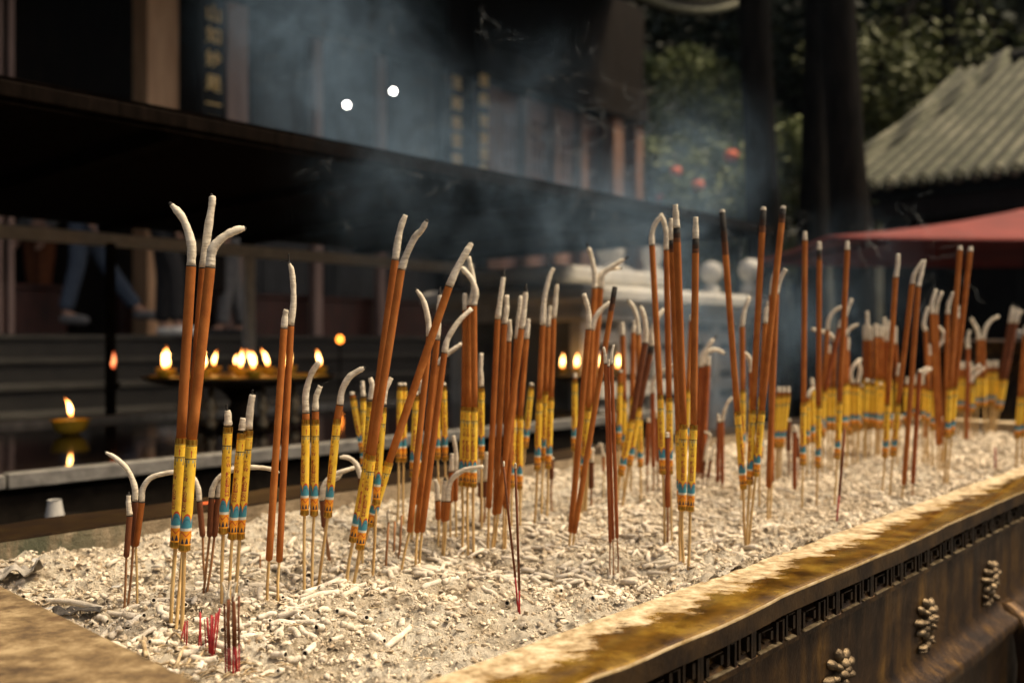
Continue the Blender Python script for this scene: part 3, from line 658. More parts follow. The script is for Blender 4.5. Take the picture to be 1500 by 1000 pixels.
def papers():
    def sheet(name, pts, mat, lab, sx, sy, rot, crump, seed, curl=0):
        n, k = 22, 14; v = []; f = []; p = AP(*pts); s, t = ST(p)
        for j in range(k+1):
            for i in range(n+1):
                x = (i/n-.5)*sx; y = (j/k-.5)*sy*(1-.35*abs(i/n-.5))
                z = crump*(abs(float(vnoise(np.array(x/.018+y/.03), np.array(y/.02), seed)))*1.6+float(vnoise(np.array(x/.007), np.array(y/.008), seed+1))*.4)+curl*max(0, i/n-.72)**1.3
                x += .004*float(vnoise(np.array(y/.006), np.array(x/.02), seed+2))
                cx, sn = math.cos(rot), math.sin(rot); v.append((x*cx-y*sn, x*sn+y*cx, z))
        for j in range(k):
            for i in range(n): f.append((j*(n+1)+i, j*(n+1)+i+1, (j+1)*(n+1)+i+1, (j+1)*(n+1)+i))
        o = link(name, np_mesh(name, v, f), mat, loc=(p.x, p.y, p.z+.006)); md = o.modifiers.new('thick', 'SOLIDIFY'); md.thickness = .0005
        tag(o, lab, 'burnt paper', 'scraps of burnt paper'); return o
    sheet('burnt_paper', (18, 852), MT['paper_grey'], 'crumpled grey scorched paper against the left end of the trough', .075, .05, .0, .022, 71, .05)
    sheet('burnt_paper', (112, 897), MT['paper_black'], 'flat charred black paper under the long thin ash tube', .055, .026, .25, .010, 75)
    sheet('paper_scrap', (67, 887), MT['paper_white'], 'tiny white unburnt paper scrap by the charred black paper', .016, .010, .5, .004, 78)
    sheet('paper_flake', (172, 866), MT['paper_white'], 'thin pale curled flake on the ash left of the bent stub', .018, .008, .0, .004, 81, .02)
    sheet('paper_flake', (52, 843), MT['paper_white'], 'folded white paper corner on the crumpled grey paper', .010, .016, .4, .010, 84, .02)
papers()
def straw():
    m = MB(); rs = random.Random(5)
    for k in range(150):
        x, y = rs.gauss(300, 55), rs.gauss(972, 16)
        if k > 110: x, y = rs.uniform(160, 700), rs.uniform(840, 960)
        if y > 1010: continue
        p = AP(x, y); a = rs.gauss(.1, .7); L = rs.uniform(.006, .022); d = Vector((math.cos(a), math.sin(a), rs.uniform(-.1, .25)))
        m.tube([p-d*L/2+Vector((0, 0, .002)), p+Vector((0, 0, .0035)), p+d*L/2+Vector((0, 0, .002))], [.0006, .0009, .0004], 5)
    for (a, b, r) in (((265, 985), (300, 940), .0018), ((258, 975), (278, 952), .0020), ((285, 972), (322, 944), .0015), ((205, 945), (214, 968), .0024), ((246, 930), (268, 950), .0012), ((440, 830), (452, 838), .0018)):
        p, q = AP(*a), AP(*b); m.tube(crom([p+Vector((0, 0, .003)), (p+q)/2+Vector((0, 0, .012)), q+Vector((0, 0, .004))], 4), r, 6)
    tag(m.build('straw_litter', MT['straw']), 'dry bamboo splinters and straw littering the front ash', 'straw', kind='stuff')
straw()
# ---------------------------------------------------------------- incense sticks
def glyphs(text, size, extrude=0, bold=0):
    out = []
    for ch in text:
        cu = bpy.data.curves.new('glyph', 'FONT'); cu.body = ch; cu.size = size; cu.align_x = 'CENTER'; cu.align_y = 'CENTER'; cu.resolution_u = 1; cu.extrude = extrude; cu.offset = size*bold
        o = bpy.data.objects.new('glyph', cu); COL.objects.link(o); bpy.context.view_layer.update()
        me = bpy.data.meshes.new_from_object(o.evaluated_get(bpy.context.evaluated_depsgraph_get()))
        out.append(([tuple(v.co) for v in me.vertices], [tuple(p.vertices) for p in me.polygons]))
        bpy.data.objects.remove(o); bpy.data.curves.remove(cu); bpy.data.meshes.remove(me)
    return out
SLEEVE_TEXT = glyphs('敬香一炷功德無量', .0070, 0, .034)
SR = random.Random(3)
def stick(label, w, base, bb, slv, top, ash=(), body='body', burnt=0, d=0.0, group=None, rot=None, tip='char', hr=.42, junction=True):
    """base: foot in the ash; bb: lower end of paste or sleeve; slv: upper end of the sleeve; top: where the ash begins (photo pixels)"""
    Y0 = FPX*.33/(base[1]-500); yd = Y0+d
    r = w*(.94 if Y0 < 1.5 else .86)/FPX*Y0/2
    foot = PX(*base, Y0); s, t = ST(foot); foot.z = min(ash_z(s, t), ASH+.02)
    B = PX(*bb, yd); T = PX(*top, yd); root = empty('incense_stick', foot, label, 'incense stick', group)
    dirn = (foot-B); buried = foot+dirn.normalized()*.035
    loc = lambda p: Vector(p)-foot
    m = MB(); bend = Vector((SR.uniform(-.0012, .0012), 0, 0))
    axis = (T-B).normalized()
    m.tube([loc(buried), loc(foot), loc(foot.lerp(B, .5))+bend, loc(B), loc(B+axis*.012)], r*hr, 8)
    m.build('bamboo_core', MT['bamboo'] if body == 'body' or slv else MT['bamboo_brown'], root)
    S = PX(*slv, yd) if slv else None
    # paste body from bb (or sleeve top) to the ash
    start = S if slv else B
    if (T-start).length > .004 or not slv:
        L = (T-start).length; n = max(6, int(L/.03)); m = MB(); pts = []; rad = []; mi = []
        if not slv: pts += [loc(start), loc(start+axis*.002)]; rad += [r*.55, r*.97]; mi += [0]
        else: pts += [loc(start-axis*.01)]; rad += [r*.95]
        bl = burnt*1.5/FPX*yd if burnt else 0; jn = .0014 if junction else 0
        ph = SR.uniform(0, 6)
        for i in range(1, n+1):
            f = i/n; q = start.lerp(T, f) if slv or i else start
            if bl or jn:
                cut = L-max(bl, jn)
                if f*L > cut: break
            pts.append(loc(q)); rad.append(r*(1+.012*math.sin(f*17+ph))); mi.append(0)
        if bl or jn:
            q0 = start.lerp(T, max(.1, (L-max(bl, jn))/L)); pts.append(loc(q0)); rad.append(r); mi.append(0)
            if bl:
                for fq, mq in ((.30, 3), (.55, 2)): pts.append(loc(q0.lerp(T, fq))); rad.append(r); mi.append(mq)
                mi[-2:] = [3, 2]
            pts.append(loc(q0.lerp(T, .56 if bl else 0)+axis*.0004)); rad.append(r*1.0); mi.append(2 if bl else 1)
            pts.append(loc(T)); rad.append(r*.95); mi.append(1)
        m.tube(pts, rad, 14, mi, True)
        m.build('incense_body', [MT[body], MT['char'], MT['scorch'], MT['scorch_l']] if bl else [MT[body], MT['char']], root)
    if slv:
        rs = r*1.12; La = (S-B); Ls = La.length; ax = La.normalized(); fb, ft = .0075/.14*Ls, .0065/.14*Ls
        # align the printed column: angle 0 of the tube faces the camera
        ang = SR.uniform(-.75, .5) if rot is None else rot
        up = Quaternion(ax, ang) @ Vector((0, -1, 0))
        m = MB(); m.tube([loc(B+ax*fb)]+[loc(B+ax*(fb+(Ls-fb-ft)*k/6)) for k in range(1, 7)], rs, 20, 0, False, True, up=up)
        if w >= 7.5 and Y0 < 2.0:
            a = (up-ax*up.dot(ax)).normalized(); b = ax.cross(a); Lp = Ls-fb-ft; org = B+ax*fb; rt = rs*1.012; sc = Ls/.14
            for colang in (0, math.pi):
                for k, (vs, fs) in enumerate(SLEEVE_TEXT):
                    hc = Lp*(.715-k*.052)
                    vv = []
                    for x, y, _ in vs:
                        th = colang+x*sc*.95/rt; vv.append(loc(org+ax*(hc+y*sc*1.05)+(a*math.cos(th)+b*math.sin(th))*rt))
                    m.add(vv, fs, 1)
        m.build('paper_sleeve', [MT['sleeve'], MT['redink']], root)
        m = MB(); m.tube([loc(B-ax*.0005), loc(B+ax*.0012), loc(B+ax*fb*.6), loc(B+ax*(fb+.0003))], [rs*.85, rs*1.12, rs*1.06, rs*1.02], 10, 0, True, up=up)
        auto(m.build('foil_band', MT['foil'], root), 25)
        m = MB(); m.tube([loc(S-ax*(ft+.0003)), loc(S-ax*ft*.5), loc(S)], [rs*1.02, rs*1.03, rs*1.01], 16, 0, True, up=up)
        auto(m.build('foil_band', MT['foil'], root), 25)
    if ash:
        if len(ash) == 1: ash = [top, ash[0]]
        elif abs(ash[0][0]-top[0])+abs(ash[0][1]-top[1]) > 3: ash = [top]+list(ash)
        k = SR.uniform(-.5, .5); pts = []
        for i, (x, y) in enumerate(ash):
            p = PX(x, y, yd); lat = p.x-T.x; p.y += k*abs(lat)*(i/len(ash)); pts.append(p)
        pts = crom(pts, 6 if len(ash) > 2 else 9); n = len(pts); rad = []; ph = SR.uniform(0, 6)
        for i in range(n):
            f = i/(n-1); q = .98-.26*f+.045*math.sin(f*13+ph)+SR.uniform(-.055, .055)
            if f > .88: q *= {'char': .72, 'point': .45, 'flat': .98, 'open': 1.02}[tip]*(1 if f < .96 else (.6 if tip in ('char', 'point') else 1))
            rad.append(r*q)
        mi = [0]*(n-1)
        m = MB()
        if tip in ('char', 'point'):
            mi[-1] = 1
            if n > 8: mi[-2] = 1 if tip == 'point' else 0
        if tip == 'open': m.tube([loc(p) for p in pts], rad, 12, 0, True, hollow=.55); mats = [MT['ashtip'], MT['hollow']]
        else: m.tube([loc(p) for p in pts], rad, 12, mi, True); mats = [MT['ashtip'], MT['char']]
        if tip == 'wick':
            pass
        m.build('ash_tip', mats, root)
    return root
def wick(root, pts, Y, r=.0009):
    f = root.location; m = MB(); P = crom([PX(x, y, Y)-f for x, y in pts], 4); m.tube(P, [r]*len(P), 6); m.build('wick', MT['char'], root)
S = stick; A = 'incense sticks standing in the ash'
# --- front left: tall bundle of three
g = 'tall front bundle of incense sticks'
S('left stick of the tall front bundle, ash bent up to the left, yellow sleeve', 15, (250,914), (257,801), (265,641), (280,389), [(280,389),(280,356),(268,320),(249,297)], group=g, rot=-.55)
S('middle stick of the tall front bundle, half hidden, straight pointed ash tip', 14, (258,915), (268,800), (279,645), (298,392), [(298,392),(304,340),(310,297),(309,283)], group=g, d=.022, tip='point')
S('right stick of the tall front bundle, ash curving over to the right', 15.5, (266,919), (270,806), (281,643), (308,391), [(308,391),(311,366),(325,348),(342,337),(356,332)], group=g, d=-.004, rot=-.35)
g = 'short burnt down brown sticks at the left front'
S('leftmost short brown stick with a thin broken flake of ash on top', 9, (182,889), (185,816), None, (190,754), [(190,754),(188,735),(189,720)], group=g, body='bodyd', tip='point')
S('short brown stick whose long ash droops far to the left with a charred end', 9.5, (187,885), (195,800), None, (198,733), [(198,733),(197,712),(186,688),(166,672),(145,664)], group=g, body='bodyd', d=.012)
S('short brown stick with ash arching right behind the tall front bundle', 9.5, (201,885), (199,800), None, (208,734), [(208,734),(209,716),(220,700),(238,694),(254,692),(266,694)], group=g, d=.004)
S('stubby brown stick just right of the tall front bundle, ash arching left', 9, (300,850), (297,786), None, (292,733), [(292,733),(290,714),(283,700),(272,695)], group=g, body='bodyd')
S('brown stub with ash arching right past the three short yellow sticks', 9.5, (298,873), (307,786), None, (310,728), [(310,728),(312,714),(322,698),(342,688),(368,686),(390,690),(403,698)], group=g, body='bodyd', d=.006)
S('brown stub beside it with shorter ash bent behind the yellow sleeves', 9.5, (303,874), (314,786), None, (320,728), [(320,728),(322,712),(332,695),(344,680)], group=g, body='bodyd', d=.012)
g = 'three short sleeved sticks burnt down to the foil'
r_ = S('short yellow sleeved stick with a stepped grey ash cap and black wick, left of three', 13, (325,888), (327,781), (334,625), (334,623), [(334,623),(334,608),(333,601)], group=g, rot=.75, tip='flat')
wick(r_, [(333,602),(332,596),(332,592)], FPX*.33/388, .0014)
S('short yellow sleeved stick with a little pointed ash tip, middle of three', 12, (336,889), (340,789), (354,634), (354,630), [(354,630),(356,612)], group=g, d=.008, tip='flat')
r_ = S('short yellow sleeved stick with a tall smooth ash cone, right of three', 13, (345,879), (351,789), (364,630), (364,628), [(364,628),(367,595),(370,578)], group=g, rot=.35, tip='flat')
wick(r_, [(370,580),(369,574),(371,571)], FPX*.33/379, .0014)
g = 'pair of plain brown sticks left of centre'
S('shorter plain brown stick of the close pair left of centre, stubby ash', 11, (391,885), (394,821), None, (416,480), [(416,480),(418,460),(420,452)], group=g)
r_ = S('taller plain brown stick of the close pair, long ash with a forked wick', 10.5, (407,882), (409,823), None, (426,476), [(426,476),(430,440),(428,400),(423,384)], group=g, d=.008)
wick(r_, [(424,388),(423,380),(423,372)], FPX*.33/382+.008); wick(r_, [(424,384),(419,382),(412,383)], FPX*.33/382+.008, .0006)
g = 'row of three curved ash yellow sticks'
S('yellow sleeved stick with long hollow ash leaning right, left of the row of three', 11.5, (446,871), (446,754), (448,614), (448,604), [(448,604),(448,576),(456,548),(468,530)], group=g, rot=-.4, tip='open')
r_ = S('yellow sleeved stick with short blunt ash, middle of the row of three', 11, (457,867), (460,755), (462,614), (462,601), [(462,601),(463,582),(469,565)], group=g, rot=-.2, d=.006, tip='open')
wick(r_, [(470,566),(475,561),(481,559)], FPX*.33/367, .0007)
S('yellow sleeved stick with long ash bowing right, right of the row of three', 11.5, (466,863), (480,757), (494,613), (498,592), [(498,592),(501,572),(511,553),(523,544),(535,538)], group=g, rot=-.35)
S('short brown stub behind the row of three, ash bending right', 9, (484,822), (475,772), None, (472,732), [(472,732),(474,712),(486,697),(505,690),(527,684)], body='bodyd', group='brown stubs behind the row of three')
S('short brown stub with hooked ash behind the slanted bundle', 9, (480,818), (476,768), None, (478,728), [(478,728),(484,706),(496,698),(500,690)], body='bodyd', group='brown stubs behind the row of three')
S('brown stub whose ash hooks left, hidden by the slanted bundle', 9, (530,822), (528,760), None, (529,700), [(529,700),(522,680),(510,670),(496,669)], body='bodyd', group='brown stubs behind the row of three')
g = 'large bundle slanting to the right'
S('tallest left stick of the slanted bundle, straight ash tip with rounded end', 12.2, (508,856), (517,793), (541,664), (579,380), [(579,380),(583,352),(588,330),(594,315)], group=g, tip='flat')
S('right stick of the slanted bundle, ash bent at a crumbling elbow', 12.2, (517,862), (527,804), (545,666), (588,394), [(588,394),(595,374),(608,348),(618,338),(627,323)], group=g, d=-.010, rot=-.1)
S('steeply leaning stick crossing out of the slanted bundle, cracked ash, black end', 12.2, (520,846), (541,770), (570,676), (658,419), [(658,419),(668,396),(680,374),(688,360),(691,354)], group=g, d=-.022, rot=.1, tip='point')
g = 'short sleeved sticks behind the slanted bundle'
S('short yellow stick right behind the slanted bundle, speckled ash tip', 11, (546,853), (551,738), (561,596), (561,592), [(561,592),(564,572),(573,553)], group=g, tip='flat')
S('short yellow stick behind the slanted bundle, torn pointed ash', 10, (531,830), (533,720), (543,588), (543,585), [(543,585),(545,565),(542,553)], group=g, tip='flat')
S('short yellow stick in the background left of the slanted bundle, small rounded cap', 9, (533,780), (532,690), (532,582), (532,580), [(532,580),(531,566),(531,558)], group=g, tip='flat')
S('burnt out yellow stick tilting left at the far left of that cluster', 10, (548,780), (532,662), (517,582), (516,578), [(516,578),(516,573)], group=g, tip='char')
g = 'brown trio crossing in front of centre'
S('brown stick of the central trio, lowest on the left, S curved ash', 10, (588,841), (600,779), None, (629,492), [(629,492),(627,468),(620,440),(608,422)], group=g)
S('brown stick of the central trio with straight thin ash', 10, (608,832), (611,780), None, (640,497), [(640,497),(643,456),(645,420)], group=g, d=.012, tip='point')
S('brown stick of the central trio with ash sweeping up to the right', 10, (614,832), (618,779), None, (651,516), [(651,516),(656,496),(672,470),(690,452)], group=g, d=-.004, tip='flat')
S('hidden brown stick behind the central trio, ash poking out right', 9, (602,800), (612,740), None, (641,534), [(641,534),(652,521),(676,503)], group=g, tip='flat')
g = 'pairs of short sleeved sticks against the rail'
S('left stick of the short yellow pair before the pale rail, left pair', 9, (582,774), (584,676), (586,566), (586,564), [(586,560)], group=g)
S('right stick of the short yellow pair before the pale rail, left pair', 9, (591,772), (591,676), (592,566), (592,564), [(592,560)], group=g)
S('left stick of the second short yellow pair, half behind the leaning stick', 9, (602,790), (604,698), (609,580), (609,578), [(609,570)], group=g)
S('right stick of the second short yellow pair, white ash peeping over', 9, (612,788), (611,698), (617,580), (616,576), [(616,576),(617,566),(616,556)], group=g, tip='flat')
S('left stick of the short yellow pair just left of the tall yellow trio', 9, (643,782), (641,672), (640,578), (640,576), [(640,568)], group=g)
S('right stick of the short yellow pair just left of the tall yellow trio', 9, (653,780), (652,674), (650,566), (650,564), [(650,560)], group=g)
S('short yellow stick with a tall white ash column right of the yellow trio', 9.5, (706,780), (705,672), (705,568), (705,566), [(705,566),(704,540),(705,517)], group=g, tip='flat')
g = 'tall sleeved trio at the centre'
S('left stick of the tall yellow trio with straight white ash and black tip', 10, (677,810), (677,711), (680,595), (682,454), [(682,454),(681,436),(681,428)], group=g)
S('middle stick of the tall yellow trio, ash curling up to the right', 10, (686,813), (685,712), (686,596), (688,447), [(688,447),(694,424),(691,398),(686,376)], group=g, d=.012, tip='flat')
S('right stick of the tall yellow trio, ash hooked back to the left', 10, (694,813), (693,713), (695,596), (694,447), [(694,447),(697,428),(690,408),(680,396),(674,390)], group=g, d=-.004)
g = 'low brown stubs at the centre'
S('low brown stub with short white ash, front left of the tall yellow trio', 9, (641,806), (642,761), None, (641,732), [(641,732),(640,712),(637,702)], group=g, tip='flat')
S('low brown stub in the middle with flaky ash spike', 9, (648,812), (650,764), None, (650,733), [(650,733),(651,714),(652,698)], group=g, d=.006, tip='point')
S('low brown stub whose ash sweeps right across the yellow trio', 9.5, (650,813), (653,763), None, (656,733), [(656,733),(657,716),(664,699),(682,687),(708,682)], group=g, d=-.008, tip='flat')
S('brown stub behind them with upright white ash', 9, (660,795), (660,736), None, (661,690), [(661,690),(662,664)], group=g, tip='flat')
S('second brown stub behind them with taller ash', 9, (668,792), (667,734), None, (667,690), [(667,690),(668,664),(664,638)], group=g, tip='flat')
S('dark brown stub right of the yellow trio with hooked white ash', 9, (703,774), (704,728), None, (703,706), [(703,706),(700,676),(700,660),(706,658)], group=g, body='bodyd', tip='flat')
S('dark brown stub right of the yellow trio with straight white ash', 9, (709,774), (710,728), None, (711,704), [(711,704),(713,662)], group=g, body='bodyd', tip='flat')
g = 'brown sticks right of the yellow trio'
S('brown stick with straight ash, first of the group right of the yellow trio', 9.6, (714,804), (716,744), None, (729,467), [(729,467),(734,430),(739,394)], group=g, tip='point')
S('brown stick with blunt ash, second of the group right of the yellow trio', 9.6, (720,803), (725,754), None, (739,474), [(739,474),(742,452),(742,432)], group=g, d=.010, tip='flat')
S('brown stick with low ash, half hidden third in the group right of the yellow trio', 9, (737,798), (738,740), None, (745,500), [(745,500),(747,484),(746,468)], group=g, d=.02, tip='flat')
S('brown stick with tall blunt ash, behind the front leaning one', 9.2, (740,800), (742,745), None, (757,496), [(757,496),(760,462),(763,433)], group=g, d=.02, tip='flat')
S('front leaning brown stick of the group, slim pointed ash', 10, (723,801), (730,752), None, (764,481), [(764,481),(768,452),(771,415)], group=g, d=-.008, tip='point')
S('sleeved stick at the right of the brown group, ragged white ash', 9.6, (762,776), (761,716), (762,608), (771,496), [(771,496),(773,478),(774,467)], group=g, tip='flat')
S('sleeved stick half hidden behind the brown group', 9.2, (749,778), (750,714), (752,608), (757,520), [(757,520),(758,505)], group=g, tip='flat')
S('short yellow stick tilting right in the gap right of the brown group', 9, (762,742), (769,656), (778,566), (778,564), [(779,560)], group=g)
g = 'thin joss sticks'
def joss(label, pts, w, parts, group, ash=None):
    """pts: foot first; parts: list of (fraction from, to, material, name)"""
    Y0 = FPX*.33/(pts[0][1]-500); foot = PX(*pts[0], Y0); s, t = ST(foot); foot.z = min(ash_z(s, t), ASH+.02); root = empty('joss_stick', foot, label, 'joss stick', group)
    top = PX(*pts[-1], Y0)-foot; top.y += SR.uniform(-.006, .006); low = -top.normalized()*.02; r = w/FPX*Y0/2
    for a, b, mt, nm in parts:
        m = MB(); p0 = low if a == 0 else top*a; bendv = Vector((SR.uniform(-.001, .001), 0, 0)); m.tube([p0, (p0+top*b)/2+bendv, top*b], r*(1.35 if nm == 'incense_coat' else 1), 7); m.build(nm, MT[mt], root)
    if ash:
        m = MB(); P = crom([top]+[PX(x, y, Y0)-foot for x, y in ash], 4); m.tube(P, [r*1.3]*(len(P)-1)+[r*.7], 7); m.build('ash_tip', MT['ashtip'], root)
    return root
joss('thin brown joss stick leaning left with a pale tip, red foot in bare ash', [(760,893),(738,683)], 2.6, [(0,.27,'red','red_foot'),(.24,1,'bodyd','incense_coat')], 'thin crossing joss pair', ash=[(738,675)])
joss('thin brown joss stick upright beside it with a pale tip and red foot', [(762,895),(755,686)], 2.8, [(0,.20,'red','red_foot'),(.17,1,'bodyd','incense_coat')], 'thin crossing joss pair', ash=[(755,678)])
r_ = joss('thin dark spent stick with a curled black wick, left of the three bare spikes', [(565,838),(569,764)], 3.6, [(0,1,'bamboo_brown','bamboo_core')], 'bare spent bamboo spikes', ash=[(568,752),(571,746)])
joss('bare brown spike, middle of the three left of the central trio', [(576,822),(578,764)], 3.6, [(0,1,'bamboo_brown','bamboo_core')], 'bare spent bamboo spikes')
joss('tallest bare brown spike, right of the three left of the central trio', [(584,826),(588,755)], 3.6, [(0,1,'bamboo_brown','bamboo_core')], 'bare spent bamboo spikes')
joss('tiny bare bamboo spike by the close brown pair', [(382,836),(382,812)], 2.4, [(0,1,'bamboo_brown','bamboo_core')], 'bare spent bamboo spikes')
for k, (b, t) in enumerate((((265,948),(271,912)), ((268,946),(273,908)), ((272,950),(276,907)))):
    joss(('leftmost', 'middle', 'rightmost')[k]+' of three dark red joss stubs left of the bright red cluster', [b, t], 2.2, [(0,1,'red','red_foot')], 'dark red joss stubs')
for k, (b, t) in enumerate((((292,950),(292,893)), ((296,955),(293,890)))):
    r_ = joss(('left', 'right')[k]+' of two red joss stubs with a blackened top, left of the red cluster', [b, t], 2.3, [(0,.93,'red','red_foot'),(.9,1,'char','burnt_end')], 'red joss stubs in pairs')
lab = ['thin red joss stub standing apart at the left of the red cluster', 'thick red joss stub, first in the red cluster', 'thick red joss stub, second in the red cluster', 'red joss stub upright in the middle of the red cluster', 'red joss stub leaning right in the red cluster', 'longest red joss stub leaning right with a dark top in the red cluster', 'red joss stub crossing the longest one in the red cluster']
for k, (b, t, w_) in enumerate((((302,959),(302,904),1.8), ((306,961),(304,903),3.0), ((309,962),(308,902),3.2), ((310,962),(313,902),2.4), ((312,962),(318,896),2.4), ((313,960),(323,889),2.4), ((311,958),(320,895),2.2))):
    joss(lab[k], [b, t], w_, [(0,1,'red','red_foot')], 'bright red joss cluster')
lab = ['first', 'second', 'third', 'fourth', 'fifth', 'sixth', 'seventh']
for k, (b, t, a) in enumerate((((331,978),(330,882),[(330,868),(326,852)]), ((334,979),(335,876),[(336,860),(338,850)]), ((337,978),(335,878),[(333,866)]), ((342,980),(340,874),None), ((345,979),(342,874),[(343,862),(346,852)]), ((347,979),(345,878),[(346,868)]), ((350,978),(350,872),[(352,862),(357,852)]))):
    joss(lab[k]+' from the left in the front cluster of red footed brown joss sticks', [b, t], 2.4 if k != 3 else 3.0, [(0,.40,'red','red_foot'),(.38,1,'bodyd','incense_coat')], 'front red footed joss cluster', ash=a)
# --- centre
g = 'sleeved trio before the dark gap'
S('left of the sleeved trio before the dark gap, longest curved white ash', 9.8, (783,767), (787,688), (790,584), (795,476), [(795,476),(797,440),(804,408),(811,393)], group=g, tip='flat')
S('middle of the sleeved trio before the dark gap, shortest ash', 9.2, (793,762), (796,674), (799,573), (803,478), [(803,478),(804,460),(806,448)], group=g, d=.012, tip='flat')
S('right of the sleeved trio before the dark gap, ash with black tip', 9.6, (801,763), (803,686), (807,581), (811,466), [(811,466),(814,436),(816,412)], group=g, d=-.003)
S('stubby brown stick behind the feet of that sleeved trio', 8.5, (808,745), (808,702), None, (808,672), [(808,668)], group='dark stubs at the centre', body='bodyd')
g = 'fan of brown sticks left of the thin dark trio'
S('front brown stick of the fan, straight ash leaning left', 10.4, (834,798), (836,780), None, (862,482), [(862,482),(862,456),(855,430)], group=g, tip='flat')
S('brown stick of the fan whose ash bends right with an open end', 9.6, (848,768), (853,700), (862,596), (867,483), [(867,483),(872,466),(882,452),(894,443)], group=g, d=-.01, tip='open')
S('tall brown stick of the fan, ash spike pointing up left with black tip', 9.6, (852,752), (855,672), (861,590), (871,422), [(871,422),(871,402),(866,376),(859,356)], group=g, tip='point')
S('tall brown stick of the fan, ash bowing right, lower branch', 9.6, (855,750), (858,670), (864,590), (876,421), [(876,421),(879,404),(892,394),(913,392)], group=g, d=-.006)
S('tall brown stick of the fan, longest ash sweeping right with black tip', 9.6, (858,752), (861,672), (867,590), (880,422), [(880,422),(884,401),(902,387),(921,376)], group=g, d=.008, tip='point')
S('unlit looking black tipped brown stick leaning right through the fan', 8.6, (838,801), (841,781), None, (901,420), (), group=g, burnt=24, d=-.015, junction=False)
g = 'thin dark trio'
S('left of the thin dark trio, short white ash', 5.6, (894,838), (894,794), None, (887,532), [(887,532),(886,518),(884,508)], group=g, body='bodyr', tip='flat', hr=.40)
S('middle of the thin dark trio, hidden between the other two', 4.6, (899,836), (898,790), None, (891,536), [(891,536),(892,526)], group=g, body='bodyr', d=.008, tip='flat', hr=.40)
S('right of the thin dark trio, longer white ash', 5.6, (905,838), (904,788), None, (896,533), [(896,533),(896,518),(899,505)], group=g, body='bodyr', d=-.003, tip='flat', hr=.40)
g = 'dark stubs at the centre'
S('dark brown stub with white ash left of the thin dark trio', 9.5, (865,748), (866,715), None, (866,676), [(866,676),(868,656)], group=g, body='bodyd', tip='flat')
S('spent pale handle with a wisp of curled ash beside the thin dark trio', 5, (884,726), (884,690), None, (884,668), [(884,668),(880,650),(874,656)], group=g, tip='flat')
g = 'dark leaning pair with yellow sleeves'
S('left stick of the dark leaning pair, pale curved ash on top', 10.4, (898,752), (909,696), (926,614), (945,502), [(945,502),(946,484),(943,462),(936,445)], group=g, body='bodyd', tip='char')
S('right stick of the dark leaning pair, charred collar under white ash', 10.6, (911,744), (921,682), (936,596), (955,506), [(955,506),(955,486),(963,466),(973,453)], group=g, body='bodyd', tip='flat', burnt=12, d=-.008)
g = 'sleeved sticks behind the dark leaning pair'
S('sleeved stick with short blunt ash, left of the ones behind the dark pair', 9, (914,724), (914,660), (914,585), (912,491), [(912,491),(911,472)], group=g, tip='flat')
S('sleeved stick with white ash behind the dark pair, second from left', 8.6, (924,722), (925,658), (926,580), (928,487), [(928,487),(929,470)], group=g, tip='flat')
S('sleeved stick with thin arched ash behind the dark pair', 8.6, (938,737), (938,684), (937,612), (935,490), [(935,490),(934,470),(928,450),(919,438)], group=g)
S('short yellow stick with nub of ash left of the thin dark trio, behind', 8.6, (840,740), (841,660), (842,556), (842,553), [(842,553),(842,546)], group=g, tip='flat')
S('yellow stick between the fan and the thin dark trio, top hidden', 8.6, (905,730), (906,650), (908,560), (909,545), [(909,541)], group=g)
g = 'short brown sticks in the second row'
S('short brown stick with small white ash under the dark leaning pair', 7.6, (948,722), (948,681), None, (950,618), [(950,612)], group=g, body='bodyr', tip='flat')
S('short brown stick with ash arching right behind the tall sleeved pair', 7.6, (957,724), (957,684), None, (956,575), [(956,575),(956,562),(962,549),(973,541),(986,534)], group=g, body='bodyr', tip='flat')
S('brown stub hanging low between the handles of the tall sleeved pair', 9.4, (978,798), (978,743), None, (977,640), [(977,632)], group=g, body='bodyr', d=.01)
S('short brown stick peeping right of the tall sleeved pair', 7.6, (965,720), (964,676), None, (963,612), [(963,612),(961,600)], group=g, body='bodyr', tip='flat')
g = 'tall sticks at centre right'
S('tall sleeved stick whose ash hooks over to meet its neighbour', 10.2, (974,796), (971,694), (967,578), (955,359), [(955,359),(955,342),(960,327),(969,316)], group=g, tip='flat')
S('tall sleeved stick with ash looping up left, right of the hooked pair', 10.2, (984,790), (981,694), (980,582), (976,366), [(976,366),(976,342),(972,324),(967,313)], group=g, d=-.004, tip='flat')
S('tall brown stick with blackened collar just behind the tallest one', 10, (996,828), (997,737), (994,630), (984,352), [(984,352),(983,336),(983,320)], group=g, burnt=12, d=.014, tip='flat')
S('tallest brown stick at centre right with a straight white ash cap', 11.6, (1001,830), (999,747), (1001,621), (991,334), [(991,334),(990,316),(989,300)], group=g, burnt=14, d=-.006, tip='flat', rot=-.1)
S('tall brown stick with white cap and black collar right of the tallest', 10.8, (1008,838), (1011,748), (1016,622), (1019,350), [(1019,350),(1019,334),(1019,318)], group=g, burnt=14, tip='flat', rot=-.2)
S('brown stick hidden behind the white capped one, only its left edge showing', 9, (1003,722), (1004,652), (1008,570), (1013,470), [(1013,460)], group=g)
g = 'dark brown trio right of the tall sticks'
S('left of the dark brown trio with wispy ash, ash blown right', 9.6, (1018,708), (1021,692), None, (1026,537), [(1026,537),(1028,522),(1038,506),(1050,491)], group=g, body='bodyr', tip='point')
S('middle of the dark brown trio with wispy ash, thin upper wisp', 8, (1022,706), (1025,692), None, (1031,536), [(1031,536),(1033,520),(1044,512),(1056,514),(1064,520)], group=g, body='bodyr', d=.008, tip='point')
S('right of the dark brown trio with wispy ash, short ash', 9, (1027,708), (1029,694), None, (1037,535), [(1037,535),(1038,522)], group=g, body='bodyr', d=-.004, tip='flat')
